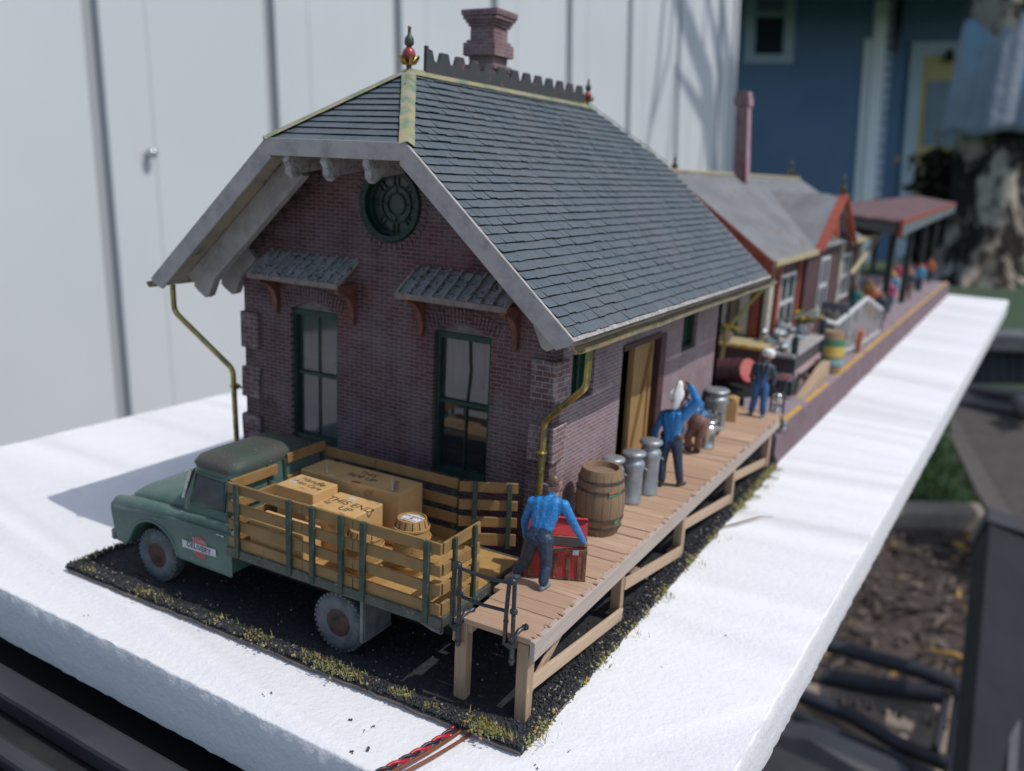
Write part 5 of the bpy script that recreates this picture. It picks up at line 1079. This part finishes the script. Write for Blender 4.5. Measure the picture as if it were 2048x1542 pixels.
    wire('red_wire',tw[0],.024,M('wire_red',(.45,.02,.04),rough=.35),'bright red wire twisted with a black one coming from under the lot','wire','wires from under the model');wire('black_wire',tw[1],.022,M('wire_black',(.02,.02,.03),rough=.35),'black wire twisted round a red one coming from under the lot','wire','wires from under the model')
    BW=M('wire_brown',(.20,.065,.03),(.16,.05,.025),rough=.4)
    wire('brown_wire',curve([p+V((.085,.0,.02)) for p in cl]),.021,BW,'brown wire running close along the twisted red pair','wire','wires from under the model')
    wire('brown_wire',curve([p+V((.22+.0*i,.05,.0))+V((-.012*i,0,0)) for i,p in enumerate(cl)]),.021,BW,'brown wire lying apart on the white foam, nearest the corner','wire','wires from under the model')
    wire('twig',[(4.74,5.25,-.06),(4.95,5.55,-.03),(5.15,5.95,-.02),(5.3,6.3,-.03),(5.52,6.5,-.05)],[.012,.02,.018,.012,.005],M('twig_brown',(.20,.13,.09)),'thin brown twig lying on the white foam beside the lot','twig')
    b=MB()
    for x,y,r in((2.62,-4.0,.02),(3.2,-4.35,.025),(2.95,-3.95,.015),(1.35,-4.15,.015),(3.05,-4.5,.018),(1.3,-4.25,.01),(-2.5,-4.2,.01),(5.3,-3.0,.012),(5.6,-.5,.01),(5.1,-3.5,.014),(2.9,-4.1,.01),(6.1,1,.012)):
        for k in range(3): b.ball((x+R(-.03,.03),y+R(-.03,.03),-.09),(r*R(.5,1),r*R(.5,1),r*.6),5,4,.3)
    o=b.build('crumbs',BOOT,fix=False);solo(o,'scattered dark crumbs of scenery on the white foam','crumbs',kind='stuff')
misc()
def crowd():
    def man(x,y,top,bot,hairm,label,lean=0,k=1):
        t=thing('person',label,'person',(x,y,PZ),'people on the far platform');z=PZ;H=1.66*k
        Q=lambda a,b_,c:(x+a*k,y+b_*k,z+c*k)
        P=torso(Q(-.1,0,.86),Q(.1,0,.86),Q(-.2,.05,1.36),Q(.2,.05,1.36),Q(0,.05,1.46),1,2,waist=1)+head(Q(0,.06,1.58),(.6,-.8,0),.115*k,0,3)
        P+=leg(Q(-.1,0,.82),Q(-.11,-.05,.45),Q(-.11,0,.08),(0,-1,0),2,4)+leg(Q(.1,0,.82),Q(.12,.05,.45),Q(.13,.05,.08),(0,-1,0),2,4)
        P+=arm(Q(-.22,.05,1.34),Q(-.29,0,1.08),Q(-.26,-.12,.86),1)+arm(Q(.22,.05,1.34),Q(.30,0,1.08),Q(.26,-.15,.88),1)+[('e',Q(-.26,-.14,.80),(.04,.035,.06),0),('e',Q(.26,-.17,.82),(.04,.035,.06),0)]
        figure(t,P,[SKIN,top,bot,hairm,BOOT],.03,smooth=3)
    OR=paint('figure_orange',(.52,.16,.06),(.42,.12,.05));PK=paint('figure_pink',(.50,.06,.16),(.4,.05,.12));BL=paint('figure_pale_blue',(.10,.34,.55),(.08,.26,.44));TE=paint('figure_teal',(.04,.24,.22),(.03,.18,.17));YE=paint('figure_yellow',(.6,.38,.05),(.5,.3,.05));GY=paint('figure_grey',(.3,.31,.33),(.22,.23,.25))
    man(4.30,29.8,DKB,DKB,HAIR,'person in a dark coat and dark trousers on the far platform');man(3.62,39.4,BL,BL,YE,'fair haired person in pale blue clothes on the far platform')
    man(3.55,32.6,OR,YE,OR,'person in an orange top and yellow trousers behind the white railing');man(3.15,34.5,YE,OR,YE,'person in a yellow top and orange trousers behind the white railing');man(3.0,31.2,TE,DKB,HAIR,'person in a teal top near the station wall')
    man(3.75,45.5,OR,BRN,HAIR,'person in an orange top and brown trousers under the shelter');man(3.80,51,PK,PK,HAIR,'person in bright pink clothes at the far end of the platform');man(3.4,49,GY,DKB,HAIR,'person in a grey top under the far shelter')
    man(4.40,23.6,OR,OR,OR,'small child in orange clothes beside the white railing',k=.55)
    for x,y,a,b_,h,l in((3.9,35.6,PK,DKB,HAIR,'person in a pink top and dark trousers a little beyond the white railing'),(2.6,37,GY,BL,HAIR,'person in a grey top and pale blue trousers under the shelter'),(4.1,42.4,DKB,BRN,HAIR,'person in a dark top and brown trousers by a shelter post'),(3.0,43.5,YE,DKB,HAIR,'person in a yellow top and dark trousers under the shelter'),(4.2,47.5,BL,DKB,YE,'fair haired person in a pale blue top and dark trousers'),(2.9,47,PK,GY,HAIR,'person in a pink top and grey trousers under the shelter'),(4.25,53.5,OR,DKB,HAIR,'person in an orange top and dark trousers at the platform end')): man(x,y,a,b_,h,l)
crowd()

# ------------------------------------------------------------------ the yard behind and below the board (plumb frame)
LAWN=M('lawn_green',(.045,.085,.045),(.06,.105,.055),.95,ns=.12,c3=(.075,.08,.05),ns3=.35,bs=1.5,bst=.8,bd=.6)
GZ=-45
def yard():
    b=MB();b.prism([(-6000,-6000,GZ-2),(6000,-6000,GZ-2),(6000,6000,GZ-2),(-6000,6000,GZ-2)],(0,0,2));o=b.build('lawn',LAWN,frame=YARD);solo(o,'green lawn of the yard behind the model','lawn',kind='structure')
    MU=Mat('leaf_mulch',.95,0,.1).base((.085,.068,.060));MU.mix((.13,.108,.095),MU.noise(.55,(1,1,1),.42,.62,6));MU.mix((.03,.022,.02),MU.noise(.9,(1,1,1),.52,.66,5));MU.mix((.18,.14,.11),MU.noise(1.9,(1,1,1),.62,.7,3),.8);MU.bump(MU.noise(1.2,(1,1,1),.2,.8,6),1,.8);MU=MU.done()
    b=MB();b.prism([V((x,y,GZ+.3)) for x,y in((10,20),(140,20),(140,118),(40,123),(10,126))],(0,0,.2));o=b.build('mulch_bed',MU,frame=YARD);solo(o,'brown leaf mulch bed beside the table','mulch',kind='structure')
    CO=M('edging_concrete',(.30,.26,.22),(.22,.19,.16),.9,ns=.4,bs=2,bst=.3)
    b=MB();b.prism([V((40,122,GZ)),V((140,112,GZ)),V((140,117,GZ)),V((40,128,GZ))],(0,0,3));o=b.build('concrete_edging',CO,frame=YARD,bevel=.5);solo(o,'strip of pale concrete edging between the mulch and the lawn','edging')
    L=islandm('dead_leaf',[(.10,.08,.07),(.14,.105,.085),(.075,.058,.05),(.16,.125,.10),(.12,.10,.085),(.085,.066,.056),(.13,.10,.08),(.15,.11,.085),(.09,.07,.06),(.10,.08,.07),(.11,.09,.075),(.40,.24,.07)])
    g=MB()
    for _ in range(5200):
        x,y=R(15,130),R(25,118);a=R(0,6.28);l=R(.35,1.15);w=l*R(.3,.55);rot=Matrix.Rotation(a,3,'Z')@Matrix.Rotation(R(-.7,.7),3,'X')@Matrix.Rotation(R(-.5,.5),3,'Y')
        g.add([rot@V(p)+V((x,y,GZ+.7+R(0,.6))) for p in((-l,0,0),(-l*.2,w,.2),(l,0,0),(-l*.2,-w,.2))],[(0,1,2,3)])
    for _ in range(120):
        x,y=R(30,120),R(40,115);a=R(0,3.14);l=R(2,7);d=V((math.cos(a),math.sin(a),0));g.tube([V((x,y,GZ+1))-d*l/2,V((x,y,GZ+1.3))+V((R(-.3,.3),R(-.3,.3),.2)),V((x,y,GZ+1))+d*l/2],[R(.15,.35),R(.2,.4),.12],5)
    o=g.build('fallen_leaves',L,frame=YARD,fix=False);solo(o,'dead leaves and twigs lying on the brown mulch','leaves',kind='stuff')
    gb=MB()
    for _ in range(5000):
        y=R(126,175);x=y*R(.42,.75);h=R(1,3.2);a=R(0,6.28);w=.18;p=V((x,y,GZ));d=V((math.cos(a)*h*.5,math.sin(a)*h*.5,h));s=V((-math.sin(a),math.cos(a),0))*w;gb.add([p-s,p+s,p+d],[(0,1,2)])
    o=gb.build('lawn_blades',islandm('blade_green',[(.03,.08,.025),(.05,.11,.03),(.08,.13,.05),(.035,.07,.03)]),frame=YARD,fix=False);solo(o,'tall blades of lawn grass behind the concrete edging','grass',kind='stuff')
    b=MB();b.prism([V((x,y,GZ+.1)) for x,y in((-260,-500),(60,-500),(60,16),(-260,16))],(0,0,.25));o=b.build('patio',M('bounce_paving',(.46,.43,.40),(.38,.36,.34),.9,ns=.05,bs=1),frame=YARD);solo(o,'unseen pale patio added near the table to bounce light','patio',kind='structure')  # added out of view to bounce neutral light onto the foam front and gable
yard()
def shed():
    P0=V((-36.7,81.5,0));d=V((.581,.814,0));n=V((.814,-.581,0));s=19.6
    t=thing('white_shed','white shed with tall flat panels and grey seams behind the model','shed',P0+V((0,0,GZ)),frame=YARD)
    W=M('shed_white',(.60,.625,.65),(.56,.585,.61),.5,ns=.03,bs=.5,bst=.03);SE=M('shed_seam_grey',(.36,.38,.41),rough=.6)
    rot=Matrix((d,n,V((0,0,1)))).transposed()
    for k in range(-5,8):
        x0,x1=k*s+.95,(k+1)*s-.55
        if k==7:x1=7.4*s
        b=MB();c=P0+d*((x0+x1)/2)-n*.45;b.box(c+V((0,0,60)),(x1-x0,.9,210),rot);b.box(P0+d*(x0+(x1-x0)*.26)+n*.0+V((0,0,60)),(.5,.24,210),rot);b.build('wall_panel',W,t,bevel=.2)
    b=MB();b.box(P0+d*(1.2*s)-n*1.95+V((0,0,60)),(12.4*s,2,210),rot);b.build('seam_backing',SE,t)
    b=MB();c=P0+d*(.235*s)+V((0,0,0));q=c+V((0,0,5.35));b.tube([q,q+n*.6],[.30,.24],12);b.ball(q+n*.85,(.48,.48,.48),14,10);b.build('knob',CHROME,t,smooth=50)
    b=MB();b.box(P0+d*(7.4*s-.6)+n*.35+V((0,0,60)),(1.2,.7,210),rot);b.build('corner_trim',W,t)
shed()
def house():
    D=820;Y=at(1024,424,D).y;px=lambda u:(u-1024)/FPX*D;pz=lambda v:at(1024,v,D).z
    t=thing('blue_house','blue clapboard house with a yellow door behind the white shed','house',(px(1600),Y,GZ),frame=YARD)
    S_=Mat('blue_clapboard',.7,0,.25).base((.15,.235,.38));S_.mix((.13,.21,.345),S_.noise(.02,(1,1,1),.4,.6))
    w=_n(S_.nt,'ShaderNodeTexWave',wave_type='BANDS',bands_direction='Z',wave_profile='SAW');w.inputs['Scale'].default_value=.052;S_.L(S_.vec(),w.inputs[0]);S_.bump(w.outputs[0],.8,1.5);S_=S_.done()
    TR=M('house_trim',(.42,.50,.58),(.38,.46,.54),.6,ns=.05);DW=M('house_window_dark',(.02,.03,.04),rough=.15)
    b=MB();b.bb((px(1380),Y,GZ),(px(1735),Y+200,420));b.build('house_wall',S_,t)
    b=MB();b.bb((px(1735)+.1,Y+8,GZ),(px(2120),Y+200,420));b.build('house_wall',S_,t)
    f=MB();x0,x1,zb,zt=px(1472),px(1566),pz(120),pz(-110);f.bb((x0,Y-3,zb),(x0+9,Y-.01,zt));f.bb((x1-9,Y-3,zb),(x1,Y-.01,zt));f.bb((x0,Y-4,zb-8),(x1,Y-.01,zb));f.bb((x0,Y-3,zt),(x1,Y-.01,zt+8));f.bb((x0+9,Y-2.5,pz(45)-2),(x1-9,Y-.01,pz(45)+2));w=f.build('window',TR,t)
    p=MB();p.bb((x0+9,Y-.8,zb),(x1-9,Y-.2,pz(48)));p.build('dark_pane',DW,w);p=MB();p.bb((x0+9,Y-.8,pz(43)),(x1-9,Y-.2,zt));p.build('window_backing',M('blind_blue',(.16,.21,.29)),w)
    b=MB();b.bb((px(1718),Y-5,GZ),(px(1742),Y+3,pz(20)));b.bb((px(1704),Y-2,GZ),(px(1717.9),Y+2,pz(90)));b.build('sunlit_corner_board',M('sunlit_corner_pale',(.86,.88,.90),(.80,.83,.86),.6,ns=.03),t)  # pale colour paints the sunlit strip at the house corner
    b=MB()
    for i in range(22): b.bb((px(1742.5),Y+1,GZ+20+i*9.5),(px(1760),Y+3.5,GZ+27.5+i*9.5))
    b.build('sunlit_siding',M('sunlit_siding_pale',(.50,.57,.68),(.38,.46,.58),.6,ns=.05),t)  # pale slats paint sunlit siding boards beside the corner
    b=MB();b.tube([(px(1765),Y-4,pz(-40)),(px(1763),Y-4,pz(115))],3.2,8);b.build('dark_spout',DW,t)
    x0,x1,zt=px(1800),px(1925),pz(120);b=MB();b.bb((x0,Y+3,GZ),(x0+11,Y+8,zt));b.bb((x1-11,Y+3,GZ),(x1,Y+8,zt));b.bb((x0,Y+3,zt),(x1,Y+8,zt+12));dr=b.build('door_frame',TR,t)
    b=MB();b.bb((x0+11.1,Y+4,GZ),(x1-11.1,Y+8.5,zt));b.build('yellow_door',M('door_yellow',(.50,.40,.16),(.44,.35,.15),.6,ns=.05),t)
    b=MB();b.bb((px(1836),Y+3.2,pz(292)),(px(1905),Y+3.9,pz(168)));b.build('door_glass',M('door_glass_teal',(.13,.20,.24),(.11,.17,.21),.25,ns=.03),t)
    b=MB();b.ball((px(1872),Y,pz(122)),(4,4,6),8,6);b.box((px(1872),Y+4,pz(120)),(4,8,3));b.build('wall_lamp',DW,t)
    b=MB();b.prism([(px(1300),Y-75,170),(px(2150),Y-75,170),(px(2150),Y+20,235),(px(1300),Y+20,235)],(0,0,8));b.build('roof_eave',SROOF,t)
house()
def tree():
    D=560;px=lambda u,d=D:(u-1024)/FPX*d
    c=at(1985,424,D);t=thing('yard_tree','thick tree trunk with painted sun dapples and spreading roots on the lawn','tree',(c.x,c.y,GZ),frame=YARD)
    BK=Mat('sun_dapple_bark',.95,0,.1).base((.045,.040,.036));BK.mix((.48,.41,.34),BK.noise(.05,(1,1,.6),.49,.57,5));BK.mix((.66,.58,.48),BK.noise(.07,(1,1,.6),.53,.60,4));BK.mix((.012,.012,.012),BK.noise(.05,(1,1,1),.52,.62,4),.85);BK.bump(BK.noise(.3,(1,1,.4),.2,.8,6),1,3);BK=BK.done()  # cream and black patches paint sun dapples into the bark colour
    rows=[]
    for z,r in((GZ-2,33),(GZ+8,26),(GZ+25,22.5),(GZ+60,22),(GZ+110,25),(GZ+160,27),(GZ+230,25),(GZ+330,23)):
        rw=[]
        for k in range(28):
            a=2*math.pi*k/28;q=r*(1+.22*noise.noise(V((math.cos(a)*1.6,math.sin(a)*1.6,z*.02)))+(.5*max(0,math.sin(a*3+.8))**3 if z<GZ+20 else .12*math.sin(a*3+z*.02)));rw.append((c.x+q*math.cos(a),c.y+q*math.sin(a),z))
        rows.append(rw)
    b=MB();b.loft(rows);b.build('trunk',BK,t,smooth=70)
    for du,dv,ln in((-95,0,1),(40,10,1),(120,-20,1),(-30,30,.8)):
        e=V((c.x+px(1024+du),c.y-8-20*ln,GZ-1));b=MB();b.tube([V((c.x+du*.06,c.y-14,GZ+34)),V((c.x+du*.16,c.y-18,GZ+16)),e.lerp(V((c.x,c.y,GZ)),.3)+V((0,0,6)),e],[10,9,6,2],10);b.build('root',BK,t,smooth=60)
    LFM=islandm('dark_leaf',[(.014,.020,.012),(.02,.03,.015),(.05,.045,.03),(.03,.035,.02)])
    lf=MB()
    for _ in range(1700):
        a=R(0,6.28);r=R(10,95)**1.0;z=GZ+R(215,330);p=V((c.x+r*math.cos(a)*1.1,c.y+r*math.sin(a)*.8,z));l=R(4,9);rot=Matrix.Rotation(R(0,6.28),3,V((R(-1,1),R(-1,1),R(-1,1))));lf.add([p+rot@V(q) for q in((-l,0,0),(0,l*.5,0),(l,0,0),(0,-l*.5,0))],[(0,1,2,3)])
    lf.build('crown',LFM,t,fix=False)
    # bare branches reaching over the shed
    # tarp over the trunk
    TP=M('tarp_blue_grey',(.24,.28,.335),(.31,.355,.42),.5,ns=.03,c3=(.24,.38,.52),ns3=.03,lo3=.56,hi3=.62,bs=.2,bst=.4,bd=1.5)
    t2=None;b=MB();K=60;rows=[]
    for i in range(13):
        f=i/12;z=at(1985,50+218*f,D-34).z;rw=[]
        for k in range(K+1):
            a=math.radians(185+170*k/K);fold=1+.05*math.sin(k*.42+f*.7)*(.3+f)+.02*math.sin(k*1.1+f*3);r=(29+6*f)*fold;rw.append(V((c.x+r*math.cos(a)*1.05,c.y+r*math.sin(a),z+5*math.sin(k*.35)*(.3+.7*(1-f))+ 0)))
        rows.append(rw)
    vs=[p for r in rows for p in r];n=K+1;b.add(vs,[(i*n+k,i*n+k+1,(i+1)*n+k+1,(i+1)*n+k) for i in range(12) for k in range(K)])
    o=b.build('tarp',TP,frame=YARD,smooth=60,fix=False);sm=o.modifiers.new('s','SOLIDIFY');sm.thickness=.6;solo(o,'crumpled grey blue tarp wrapped round the tree trunk above the roots','tarp')
    for x,y,s in((1850,424,1.0),):
        bb=MB();q=at(1893,424,640);rows=[]
        for _ in range(2600):
            p=V((q.x+random.gauss(0,9),q.y+random.gauss(0,14),GZ+R(4,88)));l=R(3,7);rot=Matrix.Rotation(R(0,6.28),3,V((R(-1,1),R(-1,1),R(-1,1))));bb.add([p+rot@V(w) for w in((-l,0,0),(0,l*.5,0),(l,0,0),(0,-l*.5,0))],[(0,1,2,3)])
        t3=thing('dark_shrub','dark twiggy shrub on the lawn between the blue house and the tree','shrub',(q.x,q.y,GZ),frame=YARD);bb.build('foliage',LFM,t3,fix=False);st=MB()
        for _ in range(14): a=R(0,6.28);st.tube([(q.x,q.y,GZ),(q.x+math.cos(a)*14,q.y+math.sin(a)*8,GZ+R(40,110))],[2,.7],5)
        st.build('stem',BOOT,t3)
tree()
def bare_tree():
    # a leafless tree at the right of the yard whose limbs arch over the shed and throw the curling shadows on it
    t=thing('bare_tree','leafless tree whose limbs throw curling shadows on the white shed','tree',(170,150,GZ),frame=YARD);BKB=M('bare_bark',(.12,.10,.085),(.07,.06,.05),.9,ns=.3)
    b=MB();b.tube([(170,150,GZ),(168,150,20),(160,152,70),(150,154,110)],[9,8,6,4],12);b.build('trunk',BKB,t,smooth=60)
    sun=V((.513,-.198,.836));P0=V((-36.7,81.5,0));d=V((.581,.814,0))
    W=lambda k,z,q:P0+d*19.6*k+V((0,0,z))+sun*(q+75)
    for k,pts,r in((0,[(5.30,25,84),(5.22,10,76),(5.05,-4,70),(5.15,-16,66),(5.2,-30,62)],.75),(1,[(5.5,26,84),(5.42,12,80),(5.12,0,73)],.6),(2,[(5.55,10,82),(5.52,-2,76),(5.42,-12,72)],.45),(3,[(6.2,26,88),(6.22,8,80),(6.3,-2,76),(6.2,-14,70)],.6),(4,[(6.55,28,90),(6.6,10,84),(6.55,-8,76),(6.2,-18,70),(6.05,-30,66)],.7),(5,[(6.3,-12,76),(6.5,-24,70),(6.48,-36,66)],.5)):
        L=[W(*p) for p in pts];b=MB();b.tube([V((152,154,108)),L[0].lerp(V((152,154,118)),.5)+V((0,0,22)),*L],[3.2,2,*[r*(1-.12*i) for i in range(len(L))]],8);b.build('branch',BKB,t,smooth=60)
bare_tree()
DKMETAL=M('patio_dark_metal',(.035,.038,.045),(.055,.058,.065),.5,.3,ns=.4,bs=6,bst=.1);SLING=M('sling_brown_grey',(.085,.078,.072),(.065,.06,.056),.9,ns=.5,st=(1,1,6),bs=8,bst=.3);NAVY=M('planter_black',(.018,.022,.032),(.03,.035,.045),.6,ns=.2,st=(1,1,.3));LEDGE=M('planter_grey_cap',(.14,.145,.16),(.10,.105,.12),.7,ns=.3);BEIGE=M('beige_panel',(.30,.25,.205),(.25,.21,.175),.8,ns=.4)
def quad(b,pts,d,th,away=None):
    P=[at(u,v,d if not isinstance(d,(list,tuple)) else d[i]) for i,(u,v) in enumerate(pts)];n=(P[1]-P[0]).cross(P[2]-P[0]).normalized()
    if n.y<0:n=-n
    b.prism(P,n*th);return b
def patio():
    t=thing('planter_box','black slatted planter box with a grey cap at the lawn edge','planter',at(2010,760,236),frame=YARD)
    b=MB();
    for i in range(9): quad(b,[(1938+i*20,672),(1956+i*20,674),(1956+i*20,768),(1938+i*20,766)],236,6)
    b.build('slats',NAVY,t);b=MB();quad(b,[(1930,655),(2125,664),(2125,676),(1930,668)],[238,238,230,230],4);b.build('cap',LEDGE,t)
    t=thing('sling_chair','dark patio chair with a brown grey sling seat seen past the foam','chair',at(1990,1000,120),frame=YARD)
    b=MB();b.tube([at(1900,775,140),at(2060,795,130)],.8,10);b.tube([at(1900,800,138),at(2060,828,128)],.5,8);b.tube([at(2035,800,129),at(2060,830,126)],1.1,8);b.build('rail',DKMETAL,t,smooth=50)
    b=MB();quad(b,[(1895,812),(2070,842),(2070,1110),(2012,1075),(1955,985),(1905,880)],[137,128,104,106,114,126],1.2);b.build('sling_seat',SLING,t)
    b=MB();quad(b,[(1880,760),(2060,780),(2060,840),(1880,812)],[140,132,128,138],2);b.build('back_bar',M('chair_slate',(.06,.065,.08),rough=.6),t)
    t=thing('table_leg','square dark grey table leg with a black collar standing in the mulch','table leg',at(1980,1540,62),frame=YARD)
    b=MB();b.beam(at(2012,1055,66),at(1962,1750,52),2.9,3.4,tuple(V((1,0,0))));b.build('leg_post',M('leg_grey',(.040,.043,.050),(.032,.035,.041),.85,0,ns=.3,spec=.1),t,bevel=.15)
    b=MB();b.beam(at(2048,1180,63),at(2010,1750,50),.5,.5);b.build('edge_strip',LEDGE,t);b=MB();b.beam(at(2013,1060,66),at(2010,1088,65),3.4,3.8,tuple(V((1,0,0))));b.build('collar',NAVY,t,bevel=.2)
    t=thing('metal_bench','black metal bench frame over a beige patterned panel below the foam','bench',at(1750,1480,66),frame=YARD)
    b=MB();b.tube([at(1640,1285,74),at(1700,1302,73),at(1850,1345,70),at(1915,1372,68),at(1925,1400,67)],.62,10);b.tube([at(1925,1385,68),at(1905,1560,61)],.6,10);b.tube([at(1640,1352,72),at(1780,1375,70),at(1885,1392,68)],.75,8);b.tube([at(1893,1395,68),at(1870,1500,63)],.3,8);b.build('frame',NAVY,t,smooth=50)
    b=MB();b.tube([at(1600,1390,70),at(1700,1430,68),at(1800,1490,65),at(1900,1530,62)],.6,8);b.tube([at(1590,1430,69),at(1700,1480,66),at(1800,1520,64),at(1890,1570,61)],.5,8);b.build('lower_rail',NAVY,t,smooth=50)
    b=MB();quad(b,[(1560,1360),(1910,1395),(1900,1560),(1790,1530),(1640,1440)],[72,70,64,66,70],.4);b.build('panel',BEIGE,t)
    b=MB()
    for i in range(9):
        u,v,d=1640+i*30,1378+i*7.5,70.6-.35*i
        quad(b,[(u,v),(u+20,v+4),(u+20,v+8),(u,v+4)],d-1.2,.15);quad(b,[(u+3,v+10),(u+14,v+12),(u+14,v+24),(u+3,v+22)],d-1.2,.15);quad(b,[(u+24,v+2),(u+27,v+3),(u+27,v+26),(u+24,v+25)],d-1.2,.15)
    for i in range(9):
        u,v,d=1590+i*34,1448+i*13,67-.5*i
        quad(b,[(u,v),(u+22,v+9),(u+22,v+14),(u,v+5)],d-2.6,.15);quad(b,[(u+6,v+10),(u+16,v+14),(u+16,v+30),(u+6,v+26)],d-2.6,.15)
    b.build('pattern',M('pattern_grey',(.09,.09,.095),rough=.6),t)
    b=MB();quad(b,[(1480,1460),(1620,1480),(1800,1560),(1880,1640),(1480,1640)],[62,60,58,56,58],2);b.build('seat_plate',M('plate_slate',(.05,.053,.06),(.035,.038,.045),.4,.2,ns=.3),t)
patio()
def table():
    TM=M('table_dark_top',(.020,.022,.025),(.014,.016,.018),.6,.1,ns=.25,c3=(.034,.033,.033),ns3=.8,bs=3,bst=.15);t=thing('patio_table','dark grey metal table carrying the white foam board','table',(0,-4,-30))
    d=V((1,-.0332,0)).normalized();n=V((-.0332,-1,0)).normalized();o=V((0,-4.6,0))
    P=lambda a,c,z:o+d*a+n*c+V((0,0,z))
    b=MB();b.prism([P(-9.5,-24,-1.7),P(6.5,-24,-1.7),P(6.5,2.4,-1.7),P(-9.5,2.4,-1.7)],(0,0,-.5));b.build('table_top',TM,t)
    for c0,c1,z0,z1,nm in((.12,.62,-1.68,-1.30,'rim_bar'),(1.05,1.35,-1.69,-1.42,'inner_bar')):
        b=MB();b.prism([P(-9.5,c0,z0),P(-.6 if nm=='inner_bar' else 6.3,c0,z0),P(-.6 if nm=='inner_bar' else 6.3,c0,z1),P(-9.5,c0,z1)],n*(c1-c0));b.build(nm,M('rim_grey',(.060,.064,.070),(.04,.044,.05),.45,.3,ns=.4),t,bevel=.08)
    b=MB();b.prism([P(-9.5,1.9,-1.69),P(1,1.9,-1.69),P(1,5.5,-1.75),P(-9.5,5.5,-1.75)],(0,0,-.6));b.build('front_shelf',TM,t,bevel=.08)
    for k in range(7):
        b=MB();b.bb((1.2+k*.62,-5.0,-1.70),(1.35+k*.62,-4.72,-1.12));b.build('peg',NAVY,t)
    for x,y in((-8,8),(-8,-5),(4,8)):
        b=MB();b.bb((x-.8,y-.8,-38),(x+.8,y+.8,-2.2));b.build('leg',TM,t)
    b=MB();b.bb((-1.2,-.1,-1.72),(3.0,24,-1.08));b.build('support_bar',TM,t)
table()

# ------------------------------------------------------------------ light, camera, render
w=bpy.data.worlds.new('World');S.world=w;w.use_nodes=True;nt=w.node_tree
SUN=V((1,.10,1.55)).normalized()
sk=nt.nodes.new('ShaderNodeTexSky');sk.sky_type='NISHITA';sk.sun_disc=False;sk.sun_elevation=math.asin(SUN.z);sk.sun_rotation=math.atan2(SUN.x,SUN.y)
sk.air_density=1;sk.dust_density=1.6;sk.ozone_density=1.0
bg=nt.nodes['Background'];bg.inputs[1].default_value=.125;nt.links.new(sk.outputs[0],bg.inputs[0])
l=bpy.data.lights.new('sun','SUN');l.energy=2.65;l.angle=math.radians(.5);l.color=(1,.955,.90);lo=bpy.data.objects.new('sun',l);COL.objects.link(lo)
lo.rotation_euler=SUN.to_track_quat('Z','Y').to_euler()
cd=bpy.data.cameras.new('camera');co=bpy.data.objects.new('camera',cd);COL.objects.link(co);S.camera=co
mw=CAM_R.to_4x4();mw.translation=CAM_POS;co.matrix_world=mw
cd.sensor_width=36;cd.lens=FPX/2048*36;cd.clip_start=.1;cd.clip_end=20000
cd.dof.use_dof=True;cd.dof.focus_distance=11.6;cd.dof.aperture_fstop=.30;cd.dof.aperture_blades=0
S.view_settings.view_transform='Standard';S.view_settings.look='None';S.view_settings.exposure=0;S.view_settings.gamma=1
S.render.engine='CYCLES';S.cycles.use_denoising=True;S.cycles.max_bounces=6;S.cycles.diffuse_bounces=3;S.cycles.glossy_bounces=3;S.cycles.transparent_max_bounces=8
S.cycles.use_adaptive_sampling=True;S.cycles.adaptive_threshold=.01
S.cycles.caustics_reflective=False;S.cycles.caustics_refractive=False
